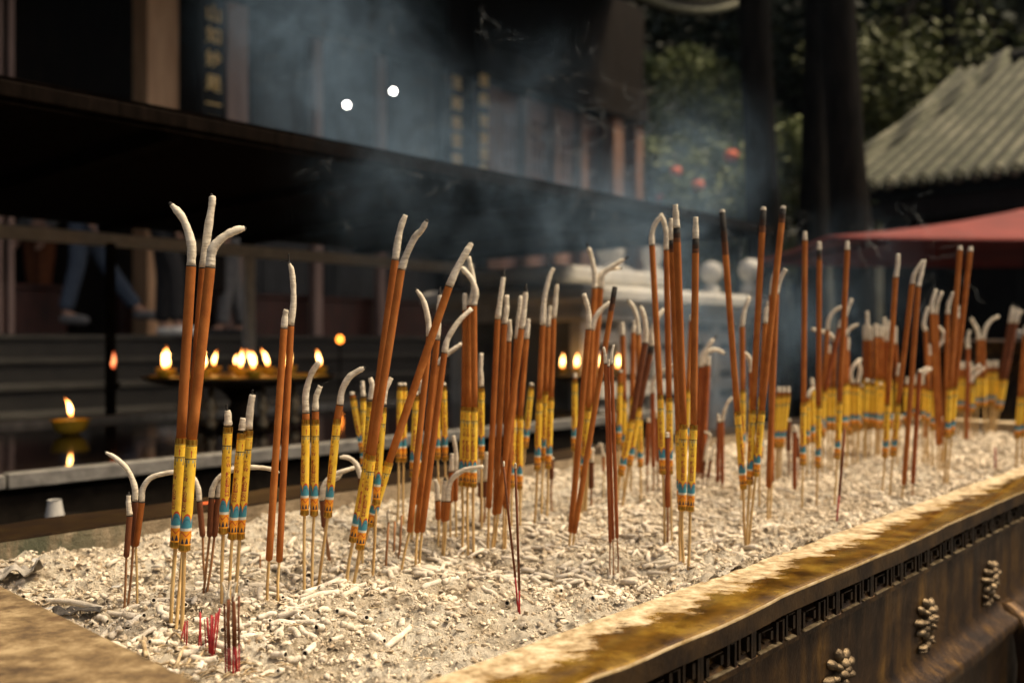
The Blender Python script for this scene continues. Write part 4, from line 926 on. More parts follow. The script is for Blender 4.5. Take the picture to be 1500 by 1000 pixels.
g = 'low stubs in the far centre'
S('short brown stick with thin arched ash in the far centre', 6.6, (1059,716), (1058,708), None, (1058,617), [(1058,617),(1061,602),(1066,590),(1073,582)], group=g, body='bodyr', tip='flat')
S('short brown stick with a white nub in the far centre', 6.6, (1051,714), (1051,706), None, (1053,618), [(1053,618),(1052,606)], group=g, body='bodyr', tip='flat')
S('low dark stub with arched grey ash in the far centre, left one', 5.6, (1028,720), (1029,700), None, (1032,675), [(1032,675),(1036,650),(1040,637),(1032,632)], group=g, body='bodyd', tip='flat')
S('low dark stub with slanting grey ash in the far centre, right one', 5.6, (1036,718), (1037,700), None, (1041,673), [(1041,673),(1047,650)], group=g, body='bodyd', tip='flat')
g = 'black tipped tall sticks right of centre'
S('black tipped stick slanting left, left of the black tipped three', 10.4, (1092,794), (1089,716), (1080,602), (1058,311), [(1058,311),(1058,307)], group=g, burnt=42, tip='flat')
S('black tipped stick with tiny ash cap, middle of the black tipped three', 10.4, (1094,795), (1098,709), (1103,600), (1118,308), [(1118,308),(1119,303)], group=g, burnt=22, d=-.006, tip='flat')
S('black tipped stick slanting right, right of the black tipped three', 10.4, (1097,794), (1107,697), (1116,601), (1147,306), [(1147,306),(1148,302)], group=g, burnt=14, d=-.016, tip='flat')
g = 'sticks among the black tipped three'
S('plain brown stick with ragged white ash right of the black tipped three', 10, (1124,768), (1126,714), None, (1137,430), [(1137,430),(1142,410),(1150,394)], group=g, tip='flat')
S('plain brown stick beside it, ash tip behind the slanting black tipped one', 9.2, (1128,760), (1130,706), None, (1130,432), [(1130,432),(1132,410),(1138,394)], group=g, d=.012, tip='flat')
S('brown stick with leaning ash half hidden between the black tipped sticks', 9, (1112,740), (1113,670), (1115,580), (1121,473), [(1121,473),(1122,455),(1126,442)], group=g, tip='flat')
S('sleeved stick with feathered pale ash right behind the left black tipped one', 9, (1086,732), (1087,665), (1088,570), (1087,478), [(1087,478),(1090,456),(1098,434)], group=g, tip='flat')
S('sleeved stick with crossed drooping ash low between the black tipped sticks', 8.6, (1100,728), (1100,660), (1101,580), (1100,545), [(1100,545),(1099,528),(1092,518),(1084,524)], group=g, tip='flat')
g = 'short yellow trio in the far centre'
for k, (x, dx) in enumerate(((1140, -1), (1147, 0), (1154, 1))):
    S(('left', 'middle', 'right')[k]+' of the three short yellow sticks with stubby ash in the far centre', 8, (1140+dx*3,704), (1141+dx*4,655), (x,578-dx), (x,574), [(x,574),(x+1,566)], group=g, tip='flat')
g = 'dark stubs at right'
S('dark broad stub left of the three spaced brown sticks', 9, (1156,700), (1155,660), None, (1155,616), [(1155,612)], group=g, body='bodyd')
S('dark brown stick leaning left, low before the three spaced brown sticks', 7.5, (1165,722), (1164,716), None, (1164,632), [(1164,632),(1164,622)], group=g, body='bodyr', tip='flat')
S('short stub with white ash nub beside the low leaning one', 6, (1170,706), (1170,670), None, (1168,640), [(1168,640),(1167,624)], group=g, body='bodyd', tip='flat')
# --- right: three spaced tall sticks and the hazy crowd
g = 'three spaced tall sticks at right'
S('left of the three spaced tall sticks at right, short white cap', 8.6, (1175,746), (1176,681), (1177,589), (1179,352), [(1179,352),(1179,339)], group=g, tip='flat')
S('middle of the three spaced tall sticks at right, blackened under its cap', 8.6, (1196,738), (1198,685), (1199,593), (1200,366), [(1200,366),(1200,354)], group=g, burnt=10, tip='flat')
S('right of the three spaced tall sticks at right, slightly slanted', 8.6, (1222,740), (1226,672), (1230,587), (1241,366), [(1241,366),(1241,353)], group=g, tip='flat')
joss('thin reddish joss stick leaning right at the near rim, right of centre', [(1226,768),(1238,628)], 3, [(0,.35,'red','red_foot'),(.3,1,'bodyd','incense_coat')], 'single thin joss sticks')
joss('thin red joss stick near the far right end of the rim', [(1458,690),(1458,655)], 2.6, [(0,1,'red','red_foot')], 'single thin joss sticks')
g = 'tall sticks left of the right edge'
S('tall sleeved stick with straight ash, alone left of the curved pair', 8.4, (1292,726), (1296,670), (1300,590), (1312,406), [(1312,406),(1315,388),(1316,372)], group=g, tip='flat')
S('left of the tall pair with ash bent together', 8.2, (1303,730), (1308,668), (1316,590), (1336,416), [(1336,416),(1340,400),(1352,382)], group=g, tip='flat')
S('right of the tall pair with ash bent together, no sleeve', 8.4, (1321,732), (1324,710), None, (1345,420), [(1345,420),(1350,400),(1355,381)], group=g, tip='flat')
S('dark brown stick with its foot in the ash right of that pair', 7.4, (1336,730), (1337,708), None, (1347,545), [(1347,540)], group=g, body='bodyr')
S('left of the tallest pair near the right edge, tiny ash caps', 8.4, (1382,714), (1388,641), (1391,568), (1406,366), [(1406,366),(1406,360)], group=g, tip='flat')
S('right of the tallest pair near the right edge', 8.4, (1387,712), (1394,637), (1399,566), (1421,368), [(1421,368),(1422,361)], group=g, tip='flat')
S('brown stick with short white ash between that tallest pair', 7.4, (1380,680), (1384,640), None, (1402,466), [(1402,466),(1403,448)], group=g, tip='flat')
g = 'cluster behind the three spaced tall sticks'
H = 'behind the three spaced tall sticks'
S('curved stick with ash arching over to the right '+H, 7.4, (1204,690), (1206,640), (1206,566), (1212,483), [(1212,483),(1214,468),(1221,456),(1232,449)], group=g, tip='flat')
S('brown stick with ash drooping flat to the left '+H, 7.4, (1218,688), (1220,630), (1221,566), (1223,499), [(1223,499),(1216,490),(1203,485),(1188,482)], group=g, tip='flat')
S('brown stick with short upright ash '+H, 7, (1213,686), (1213,630), (1213,566), (1214,517), [(1214,517),(1215,506)], group=g, tip='flat')
S('dark stick leaning strongly right '+H, 7.6, (1196,692), (1201,630), (1208,572), (1230,480), [(1230,480),(1232,468)], group=g, body='bodyr', tip='flat')
S('stick with ash bent right past the right spaced stick '+H, 7.4, (1234,690), (1236,630), (1237,562), (1238,492), [(1238,492),(1242,485),(1248,479),(1256,475)], group=g, tip='flat')
S('stick with straight pale ash '+H, 7.4, (1240,688), (1240,630), (1241,560), (1241,513), [(1241,513),(1243,494)], group=g, tip='flat')
S('stick with a thin upright wisp of ash '+H, 7, (1230,684), (1232,630), (1233,562), (1238,464), [(1238,464),(1242,452),(1248,438)], group=g, tip='flat')
S('short sleeved stick with curly ash '+H, 8, (1249,684), (1249,626), (1249,564), (1249,561), [(1249,561),(1246,546),(1253,533),(1262,526)], group=g, tip='flat')
S('short sleeved stick with folded ash '+H, 8, (1256,684), (1256,626), (1256,564), (1256,561), [(1256,561),(1260,542),(1257,530)], group=g, tip='flat')
S('low sleeved stick with ash bent right between the left two spaced sticks', 7.6, (1181,702), (1183,650), (1183,586), (1183,582), [(1183,582),(1186,574),(1193,568)], group=g, tip='flat')
S('low sleeved stick with a pair of ash nubs behind the middle spaced stick', 7.6, (1190,700), (1191,648), (1190,567), (1190,564), [(1190,564),(1189,553)], group=g, tip='flat')
g = 'straight hazy row of sleeved sticks'
row = [(1267,498,476), (1271,498,456), (1275,498,478), (1283,493,474), (1287,493,476), (1290,494,478), (1296,499,465), (1301,500,470), (1311,503,478)]
W_ = ['first', 'second', 'third', 'fourth', 'fifth', 'sixth', 'seventh', 'eighth', 'ninth']
for k, (x, y, yt) in enumerate(row):
    xb = 1236+(x-1260)*1.15+SR.uniform(-2, 2)+22; S(W_[k]+' from the left in the hazy row of white capped sticks', 7.2, (xb-2,668+SR.uniform(-3, 3)), (xb-1,628), (xb+ (x-xb)*.45,556+SR.uniform(-3,3)), (x,y), [(x,y),(x+SR.uniform(-1,1),yt)], group=g, tip='flat', body='bodyr' if k % 3 == 1 else 'body')
for k, x in enumerate((1238, 1245, 1252, 1260, 1268, 1277, 1287)):
    S(W_[k]+' from the left of the burnt out yellow sleeves below the hazy row', 7.4, (x-3+SR.uniform(-2,2),672+SR.uniform(-4,4)), (x-1,(yq := SR.uniform(-9, 9))+630), (x+SR.uniform(0,3),568+yq), (x+2,566+yq), [(x+2,561+yq)], group='burnt out yellow sleeves', tip='char')
g = 'right hand cluster'
H = 'in the right hand cluster'
S('stick with long pale ash leaning right '+H, 7.4, (1374,690), (1374,652), None, (1365,459), [(1365,459),(1365,444),(1372,424)], group=g, tip='flat')
S('stick with pale ash bent at its tip '+H, 7.4, (1379,688), (1378,650), None, (1371,460), [(1371,460),(1373,444),(1380,427)], group=g, tip='flat')
S('stick with ash bowed left like a bracket '+H, 7, (1360,676), (1359,620), (1359,570), (1356,484), [(1356,484),(1353,474),(1357,456),(1361,450)], group=g, tip='flat')
S('stick with ash hooked over and down '+H, 7, (1366,682), (1366,630), (1368,570), (1373,508), [(1373,508),(1380,500),(1382,488),(1375,478)], group=g, tip='flat')
S('stick with straight white ash left of the tallest pair', 7.4, (1384,690), (1384,640), None, (1388,460), [(1388,460),(1390,444),(1396,428)], group=g, tip='flat')
S('stick with low chalky ash '+H, 7, (1357,672), (1357,640), None, (1361,520), [(1361,520),(1362,504)], group=g, tip='flat')
S('left of two low sticks whose ash sweeps right together', 7, (1341,680), (1340,612), (1341,568), (1343,564), [(1343,564),(1341,556),(1349,544),(1362,538)], group=g, tip='flat')
S('right of two low sticks whose ash sweeps right together', 7, (1353,678), (1352,616), (1352,568), (1351,563), [(1351,563),(1351,552),(1359,543),(1375,537)], group=g, tip='flat')
S('low white capped stick left of them', 7, (1327,684), (1327,620), (1327,566), (1328,562), [(1328,562),(1329,552)], group=g, tip='flat')
S('low white capped stick just left of the bent together tall pair', 7, (1314,684), (1314,620), (1315,560), (1315,550), [(1315,550),(1317,532)], group=g, tip='flat')
S('left stick of the V shaped ash pair near the bronze urn', 7, (1430,640), (1432,596), (1433,552), (1434,497), [(1434,497),(1431,482),(1423,466)], group=g, tip='flat')
S('right stick of the V shaped ash pair near the bronze urn', 7, (1444,640), (1442,596), (1441,552), (1440,497), [(1440,497),(1444,480),(1452,469),(1462,463)], group=g, tip='flat')
S('stick with a hunched low ash curl right of the tallest pair', 7, (1416,652), (1416,643), None, (1418,510), [(1418,510),(1417,496),(1420,484)], group=g, body='bodyr', tip='flat')
S('low stick with ash curling right under the V shaped pair, upper curl', 7, (1418,650), (1419,600), (1419,560), (1419,556), [(1419,556),(1422,544),(1434,534)], group=g, tip='flat')
S('low stick with ash curling right under the V shaped pair, lower curl', 7, (1424,652), (1424,604), (1424,564), (1422,560), [(1422,560),(1427,550),(1440,538)], group=g, tip='flat')
for k, (xt, yt) in enumerate(((1485,444), (1492,448), (1499,455))):
    S(('left', 'middle', 'right')[k]+' of the dark leaning bundle by the bronze urn, pale frayed ash', 8, (1446+k*4,636+k), (1456+k*4,600), (1466+k*3,556), (1480+k*4,473), [(1480+k*4,473),(1482+k*5,460),(xt,yt)], group='dark leaning bundle at the right', body='bodyd', tip='point', d=-.01*(k-1))
for k, x in enumerate((1442, 1449, 1454)):
    S(('left', 'middle', 'right')[k]+' of three low yellow sleeves at the foot of the dark leaning bundle', 7.4, (x-1,634+k), (x,594), (x+4,544), (x+5,538), [(x+5,538),(x+6,528)], group='low yellow sleeves at the right', tip='flat')
for k, x in enumerate((1406, 1413, 1420)):
    S(('left', 'middle', 'right')[k]+' of three bright yellow sleeves just right of the tallest pair', 7.6, (x-2,644+k), (x-1,602), (x,552), (x+1,540), [(x+1,530)], group='bright yellow sleeves at the right', tip='flat')
S('yellow sleeved stick at the far right edge of the trough, plain brown top', 9, (1488,690), (1490,642), (1495,580), (1502,490), [(1502,490),(1503,476)], group='sticks at the right edge', tip='flat')
S('second yellow sleeved stick at the far right edge, half out of view', 9, (1498,690), (1498,640), (1503,580), (1511,500), [(1511,500),(1512,480)], group='sticks at the right edge', tip='flat')
# ---------------------------------------------------------------- candle table under a flat shelter
def boxw(m, s0, s1, t0, t1, z0, z1, mi=0, org=Vector((0, 0, 0)), bev=0):
    """box in (s, t, z), relative to an Empty at org turned by ROT: local x = s, local y = -t"""
    m.box(s0, s1, -t1, -t0, z0, z1, mi, Matrix.Translation(org), bev)
Z0 = Vector((0, 0, 0))
MT['roof_board'] = mottled('black_brown_roof_board', (.0035, .0025, .0018), (.009, .006, .0045), 8, .95, stretch=(6, 6, 1), bump=.2, spec=.02)
def shelter():
    e = empty('candle_shelter', (0, 0, 0), 'low flat roofed black shelter standing over the candle table', 'shelter', rz=ROT)
    m = MB(); boxw(m, -3.0, 4.40, -4.42, -2.25, E+.55, E+.57, 0, Z0, .006); boxw(m, -3.02, 4.42, -2.25, -2.225, E+.535, E+.59, 0, Z0, .012)
    for s in np.arange(-2.6, 4.4, .75): boxw(m, s, s+.05, -4.40, -2.26, E+.515, E+.549, 0)
    auto(m.build('roof_panel', MT['roof_board'], e))
    m = MB(); boxw(m, -3.0, 4.40, -4.45, -4.40, E+.455, E+.515, 0, Z0, .004); auto(m.build('rear_beam', MT['post_metal'], e))
    pt = TPX(366, 400, -4.42); s1, _ = ST(pt)
    for s in (s1-2.1, s1, s1+1.7):
        m = MB(); boxw(m, s-.026, s+.026, -4.455, -4.403, 0, E+.454, 0, Z0, .004); boxw(m, s-.06, s+.06, -4.485, -4.365, 0, .012); auto(m.build('post', MT['post_metal'], e))
    pt = TPX(166, 500, -4.2); s2, _ = ST(pt)
    m = MB(); boxw(m, s2-.018, s2+.018, -4.25, -4.21, 0, E+.45, 0, Z0, .005); auto(m.build('post', MT['dark_metal'], e))
    return s1
SP = shelter()
TZ = E-.32
def candle_table():
    e = empty('candle_table', (0, 0, 0), 'long black candle table with a pale metal edge and still dark water', 'candle table', rz=ROT)
    m = MB(); boxw(m, -2.5, 3.4, -3.75, -2.29, TZ-.03, TZ-.004); m.build('water_tray', MT['dark_metal'], e, False)
    m = MB(); m.add([(-2.49, 2.30, TZ), (3.39, 2.30, TZ), (3.39, 3.74, TZ), (-2.49, 3.74, TZ)], [(0, 1, 2, 3)]); m.build('water_surface', MT['water'], e, False)
    m = MB(); js = ST(TPX(10, 690, -2.25))[0]
    boxw(m, -2.5, js-.003, -2.29, -2.245, TZ-.012, TZ+.020, 0, Z0, .003); boxw(m, js+.003, 3.4, -2.29, -2.25, TZ-.014, TZ+.022, 0, Z0, .003)
    boxw(m, -2.5, 3.4, -3.79, -3.75, TZ-.012, TZ+.02, 0, Z0, .003); auto(m.build('edge_rail', MT['grey_metal'], e))
    m = MB(); boxw(m, -2.48, 3.38, -2.295, -2.27, .12, TZ-.031); boxw(m, -2.48, 3.38, -3.77, -3.745, .12, TZ-.031); m.build('apron_panel', MT['dark_metal'], e, False)
    for s in (-2.4, .4, 3.3):
        for t in (-2.33, -3.70): 
            m = MB(); boxw(m, s-.03, s+.03, t-.03, t+.03, 0, TZ-.032, 0, Z0, .004); auto(m.build('leg', MT['dark_metal'], e))
candle_table()
def flame_bm(h, lean, rnd):
    m = MB(); pts = []; rad = []
    for i in range(9):
        f = i/8; pts.append((lean*h*f*f+.04*h*math.sin(f*4+rnd.uniform(0, 6)), 0, h*f)); rad.append(h*.17*math.sin(math.pi*min(1, .12+f*.95))**.8*.72*(1-f*.35)+.0004)
    rad[-1] = .0006; m.tube(pts, rad, 10); return m
RF = random.Random(9)
def lamp(p, h, lab, group, lean=.1, bowl='bowl', br=.034, fl='flame', bh=.028):
    e = empty('oil_lamp', p, lab, 'oil lamp', group)
    m = MB(); m.lathe([(br*.45, 0), (br*.8, bh*.35), (br, bh), (br*.93, bh*1.0), (br*.86, bh*.8)], 20); auto(m.build('bowl', MT[bowl], e), 50)
    m = MB(); m.lathe([(br*.87, bh*.80), (br*.5, bh*.84), (.0008, bh*.86)], 20); m.build('wax', MT['wax'], e)
    m = MB(); m.tube([(0, 0, bh*.8), (.001, 0, bh*1.35)], .0016, 6); m.build('wick', MT['char'], e)
    flame_bm(h, lean, RF).build('flame', MT[fl], e, loc=(0, 0, bh*1.25)); return e
def trays():
    # round raised tray full of burning lamps
    Y = 3.45; c = PX(352, 551, Y); rad = .34; z = c.z
    e = empty('lamp_stand', (c.x, c.y, TZ+.001), 'dark round pedestal stand carrying the raised ring of burning lamps', 'lamp stand')
    hz = z-(TZ+.001)
    m = MB(); m.lathe([(rad*.2, hz-.045), (rad*.9, hz-.02), (rad*1.02, hz-.004), (rad*1.02, hz+.004), (rad*.97, hz), (.001, hz-.002)], 40); auto(m.build('dish', MT['bronze_dark'], e), 40)
    m = MB(); m.lathe([(rad*.95, hz-.0005), (rad*.93, hz+.006), (rad*.5, hz+.003), (.001, hz+.004)], 36); m.build('wax_glow_disc', MT['wax'], e)  # yellow wax disc added to carry the flames' glow along the tray
    m = MB(); m.lathe([(.16, 0), (.15, .012), (.06, .03), (.035, hz*.5), (.05, hz-.07), (.08, hz-.046)], 24); auto(m.build('pedestal', MT['bronze_dark'], e), 40)
    for k in range(7):
        a = k*2*math.pi/7; m = MB(); m.lathe([(.012, .004), (.022, .03), (.010, .055), (.024, .085), (.012, .11), (.010, hz-.03)], 12, c=(math.cos(a)*.2, math.sin(a)*.2, 0)); m.build('gilt_baluster', MT['bronze_worn'], e)
    fl = [(235, 519, 30, .02, .1), (266, 520, 34, -.1, 0), (296, 531, 26, .1, .2), (331, 529, 34, -.18, .0), (350, 523, 26, .15, -.25), (369, 530, 30, -.1, .1), (385, 525, 30, .05, -.4), (398, 517, 24, .2, .1), (402, 536, 30, -.2, -.45), (430, 528, 32, -.1, .1), (457, 528, 28, .1, -.2), (312, 528, 20, .2, .2), (280, 526, 22, -.22, .1)]
    labs = ['leftmost burning lamp on the raised round stand', 'second burning lamp from the left on the raised round stand', 'lamp burning between the tall front incense sticks on the raised stand', 'tall straight lamp flame right of the tall front bundle', 'lamp flame leaning left next to the tall straight one', 'lamp flame just right of the grey post', 'slanting lamp flame third right of the grey post', 'highest small lamp flame at the back of the raised stand', 'lamp flame slanting low in front of the highest one', 'lamp flame seen just right of the close brown incense pair', 'rightmost burning lamp on the raised round stand', 'small lamp flame at the back right of the tall front bundle', 'small lamp flame hidden behind the tall front bundle']
    for (x, y, h, dy, ln), lb in zip(fl, labs):
        X = (x-750)/FPX*Y; dx = X-c.x
        if abs(dx) > rad*.95: dx = math.copysign(rad*.95, dx)
        lim = math.sqrt(max(0, rad*rad*.9-dx*dx)); yy = c.y+max(-lim, min(lim, dy*1.4))
        lamp(Vector((c.x+dx, yy, z+.003)), h/FPX*Y*.85, lb, 'burning lamps on the raised stand', ln, br=.030)
    # floating yellow bowl
    p = TPX(103, 637, -3.27); p.z = TZ+.002
    lamp(p, .062, 'single yellow bowl lamp burning on the dark water, mirrored below it', None, -.25, br=.062, bh=.050)
    # lamps further along
    Y = 5.3; c = PX(866, 548, Y)
    e = empty('lamp_stand', (c.x, c.y, TZ-.0), 'farther lamp stand glimpsed between the incense sticks at the centre', 'lamp stand')
    hz = c.z-TZ
    m = MB(); m.lathe([(.05, hz-.05), (.25, hz-.02), (.27, hz), (.001, hz-.002)], 30); auto(m.build('dish', MT['bronze_dark'], e), 40)
    m = MB(); m.lathe([(.16, -TZ), (.14, .02-TZ), (.05, .06-TZ), (.04, hz-.2), (.06, hz-.051)], 24); auto(m.build('pedestal', MT['bronze_dark'], e), 40)
    for (x, lb) in ((824, 'far lamp glow left of the fan of brown sticks'), (846, 'far lamp glow just right of the first far glow'), (876, 'far lamp glow behind the thin dark trio'), (905, 'far lamp glow right of the thin dark trio')):
        lamp(Vector(((x-750)/FPX*Y, c.y+(.08 if x in (846, 876) else 0), c.z+.003)), .085, lb, 'lamps on the farther stand', .1, br=.028)
    # tall candle by the dark post, and a far ember light
    p = TPX(166, 540, -3.95); e = empty('tall_candle', (p.x, p.y, 0), 'tall dark candle stand with one dim reddish flame at the left', 'candle')
    m = MB(); m.lathe([(.08, 0), (.07, .02), (.014, .05), (.012, p.z-.09), (.03, p.z-.07), (.03, p.z-.06), (.016, p.z-.058), (.015, p.z)], 16); auto(m.build('stand', MT['dark_metal'], e), 40)
    flame_bm(.075, 0, RF).build('flame', MT['flame_dim'], e, loc=(0, 0, p.z+.002))
    p = TPX(498, 497, -6.2); e = empty('votive_light', (p.x, p.y, 0), 'tiny orange votive light on a thin dark rod in front of the steps', 'votive light')
    m = MB(); m.lathe([(.09, 0), (.08, .02), (.01, .05), (.009, p.z-.05), (.03, p.z-.035), (.02, p.z-.03)], 14); auto(m.build('rod', MT['dark_metal'], e), 40)
    m = MB(); m.lathe([(.001, -.028), (.02, -.018), (.026, 0), (.018, .02), (.001, .032)], 14, c=(0, 0, p.z)); m.build('glass_light', MT['ember'], e)
    # white cup standing on the ground shelf, and the orange scrap on the far rim
    p = TPX(80, 756, -1.92)
    e = empty('white_cup', (p.x, p.y, 0), 'white paper cup in the dark gap below the pale rail', 'cup')
    m = MB(); m.lathe([(.10, 0), (.095, .02), (.02, .05), (.02, p.z-.012), (.06, p.z-.010), (.06, p.z-.002)], 20); m.build('dark_stool', MT['dark_metal'], e)
    m = MB(); m.lathe([(.018, p.z), (.0125, p.z+.032), (.0132, p.z+.033), (.0115, p.z+.031), (.016, p.z+.004), (.001, p.z+.004)], 24); auto(m.build('cup_wall', MT['paper_white'], e), 40)
    p = TPX(303, 731, T_FAR-.03); p.z = RIM+.004
    m = MB(); vs = []; fs = []
    for i in range(9):
        f = i/8; wv = .006*math.sin(math.pi*f)**.7+.0004; vs += [(f*.03-.015, -wv, .004*f*f), (f*.03-.015, 0, .0025+.004*f*f), (f*.03-.015, wv, .003+.004*f*f)]
    for i in range(8): fs += [(i*3, i*3+1, i*3+4, i*3+3), (i*3+1, i*3+2, i*3+5, i*3+4)]
    m.add(vs, fs); o = m.build('fallen_leaf', MT['lantern'], None, loc=p); md = o.modifiers.new('thick', 'SOLIDIFY'); md.thickness = .0006
    tag(o, 'small orange leaf lying on the far rim of the trough', 'leaf')
trays()
# ---------------------------------------------------------------- the hall
TOP = E+.05
def hall():
    e = empty('temple_hall', (0, 0, 0), 'dark timber temple hall with tan posts and gilt written boards', 'temple hall', rz=ROT)
    S_END = 11.66
    sx = lambda x, t: ST(TPX(x, 500, t))[0]
    m = MB()   # rear wall and end wall
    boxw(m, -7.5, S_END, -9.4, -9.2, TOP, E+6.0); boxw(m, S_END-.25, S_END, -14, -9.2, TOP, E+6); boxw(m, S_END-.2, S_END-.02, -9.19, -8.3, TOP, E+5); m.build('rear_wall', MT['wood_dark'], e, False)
    m = MB()   # low maroon sill wall
    for a, b in ((-7.5, sx(92, -8.6)), (sx(170, -8.6), sx(222, -8.6)), (sx(360, -8.6), S_END-1)):
        boxw(m, a, b, -8.66, -8.5, TOP, TOP+.40, 0, Z0, .01); boxw(m, a, b, -8.68, -8.48, TOP+.40, TOP+.45, 0, Z0, .008)
    auto(m.build('sill_wall', MT['wood_red'], e))
    # posts and leaves measured on the photograph, all standing on the terrace
    TC = -8.0; zt = E+3.3
    def post(x0, x1, mat, t=TC, name='post', z0=TOP, z1=zt, th=None):
        a, b = sx(x0, t), sx(x1, t); th = th or min(.3, max(.06, (b-a)))
        m = MB(); boxw(m, a, b, t-th, t, z0, z1, 0, Z0, .012); auto(m.build(name, MT[mat], e))
    for x0, x1, mt in ((-3, 5, 'wood_mauve'), (13, 22, 'wood_mauve'), (216, 263, 'wood_tan'), (333, 365, 'wood_mauve')): post(x0, x1, mt)
    for x0, x1 in ((461, 474), (556, 567)): post(x0, x1, 'wood_mauve', -8.3)
    for x0, x1 in ((716, 737), (770, 779), (813, 822), (852, 862)): post(x0, x1, 'wood_brown', -8.2)
    post(899, 914, 'wood_brown', -8.0); post(932, 943, 'wood_brown', -8.0)
    # reddish door leaves with lattice between the far posts
    for x0, x1 in ((739, 769), (780, 812), (823, 851), (863, 890)):
        a, b = sx(x0, -8.3), sx(x1, -8.3); m = MB()
        boxw(m, a, b, -8.40, -8.34, TOP, TOP+1.5, 0); boxw(m, a, b, -8.40, -8.34, E+3.0, E+3.3, 0)
        n = 5
        for k in range(n+1): q = a+(b-a)*k/n; boxw(m, q-.02, q+.02, -8.375, -8.338, TOP+1.5, E+3.0, 0)
        for k in range(7): z = TOP+1.55+k*.215; boxw(m, a, b, -8.380, -8.345, z, z+.03, 0)
        m.build('door_leaf', MT['wood_mauve2'], e, False)
    for x0, x1 in ((372, 455), (478, 552), (572, 640)):
        a, b = sx(x0, -8.9), sx(x1, -8.9); m = MB(); boxw(m, a, b, -8.98, -8.92, TOP, E+4.2, 0, Z0, .01); boxw(m, a+.1, b-.1, -8.93, -8.90, TOP+.2, E+1.3, 0, Z0, .01); boxw(m, a+.1, b-.1, -8.93, -8.90, E+1.5, E+4, 0, Z0, .01); auto(m.build('door_leaf', MT['door_blue'], e))
    # beams above the posts
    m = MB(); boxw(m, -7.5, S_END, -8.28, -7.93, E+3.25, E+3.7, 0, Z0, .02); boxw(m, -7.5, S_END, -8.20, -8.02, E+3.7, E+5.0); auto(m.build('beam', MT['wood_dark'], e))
    for x in (940, 700, 395, 130):
        s = sx(x, -6.85); m = MB(); 
    # written boards
    def board(x0, x1, t, text, ys, size, xs):
        a, b = sx(x0, t), sx(x1, t); m = MB(); boxw(m, a, b, t-.05, t, E+.45, E+4.4, 0, Z0, .01); bo = auto(m.build('written_board', MT['wood_dark'], e))
        for ch, y, sz in zip(glyphs(text, size, .012), ys, [1]*9):
            p = TPX(xs, y, t+.014); s, _ = ST(p)
            m = MB(); m.add([(s+x_, -(t+.012)-z_, p.z+y_) for x_, y_, z_ in ch[0]], ch[1]); m.build('gilt_character', MT['gold'], bo, False)
    board(293, 331, -7.75, '山如妙是一樂', (22, 54, 89, 124, 155, 186), .165, 313)
    board(657, 681, -7.75, '法雨慈雲普度', (123, 153, 182, 208, 236, 258), .17, 669)
    board(702, 715, -7.75, '慈航普渡眾生', (120, 148, 179, 205, 228, 250), .17, 709)
    # roof: long slab sweeping up at its right end
    n = 70; prof = [(-5.95, 0), (-6.6, .32), (-8.0, 1.0), (-9.6, 1.95), (-11.2, 3.1)]
    def roof_pt(s, t, h, u): 
        lift = .62*max(0, (s-8.4)/2.55)**2.2*max(0, 1-(-5.95-t)/4.0); return (s, -t, E+3.84+h+lift+u)
    m = MB(); ss = [-8+(10.95+8)*i/n for i in range(n+1)]; vs = []; fs = []; k = len(prof)
    for s in ss:
        for t, h in prof: vs.append(roof_pt(s, t, h, .12))
        for t, h in prof: vs.append(roof_pt(s, t, h, 0.0))
    for i in range(n):
        for c in range(k-1):
            a = i*2*k+c; b = (i+1)*2*k+c; fs += [(a, a+1, b+1, b), (a+k, b+k, b+k+1, a+k+1)]
        fs.append((i*2*k, (i+1)*2*k, (i+1)*2*k+k, i*2*k+k))
    a = n*2*k; fs += [tuple([a+c for c in range(k)]+[a+2*k-1-c for c in range(k)])]
    m.add(vs, fs); 
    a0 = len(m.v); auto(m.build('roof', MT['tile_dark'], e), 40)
    m = MB()       # pale eave edge and tile ends
    P = [Vector(roof_pt(s, -5.93, -.02, 0.0)) for s in ss[30:]]; m.tube(P, .045, 8); m.build('eave_edge', MT['tile'], e)
    m = MB()
    for s in np.arange(6.0, 10.95, .16):
        p = Vector(roof_pt(s, -5.95, .02, .10)); m.tube([p+Vector((0, -.05, .0)), p+Vector((0, .5, .25))], .05, 8)
    m.build('tile_end', MT['tile'], e)
    m = MB()       # rafters under the eave
    for s in np.arange(-7.8, 10.9, .33):
        vs_ = [Vector(roof_pt(s, t, h-.005, -.04)) for t, h in prof[:4]]; m.tube(vs_, .035, 6)
    m.build('rafters', MT['wood_dark'], e)
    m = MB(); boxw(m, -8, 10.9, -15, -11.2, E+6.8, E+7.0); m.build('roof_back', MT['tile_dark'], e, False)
    for x, y in ((508, 154), (576, 134)):
        p = TPX(x, y, -7.3); l = empty('hanging_bulb', p, ('left, slightly lower', 'right, slightly higher')[x > 540]+' of the two bright white bulbs hanging in the hall', 'light bulb', 'bright bulbs in the hall')
        m = MB(); m.lathe([(.024*math.sin(a_), -.024*math.cos(a_)) for a_ in np.linspace(.02, 3.0, 14)], 16); m.build('bulb', MT['bulb'], l)
        m = MB(); m.lathe([(.006, .024), (.006, .07), (.004, .11)], 12); m.tube([(0, 0, .11), (0, 0, E+3.9-p.z)], .004, 6); m.build('cord', MT['dark_metal'], l)
MT['wood_mauve2'] = mottled('faded_red_door', (.19, .10, .08), (.30, .17, .13), 3, .7, stretch=(4, 4, .7), bump=.2)
MT['wood_brown'] = mottled('brown_painted_timber', (.13, .062, .036), (.22, .115, .07), 3, .7, stretch=(4, 4, .7), bump=.2)
MT['door_blue'] = mottled('dark_slate_door', (.020, .022, .024), (.05, .052, .055), 3, .5, stretch=(4, 4, .7), bump=.2)
hall()
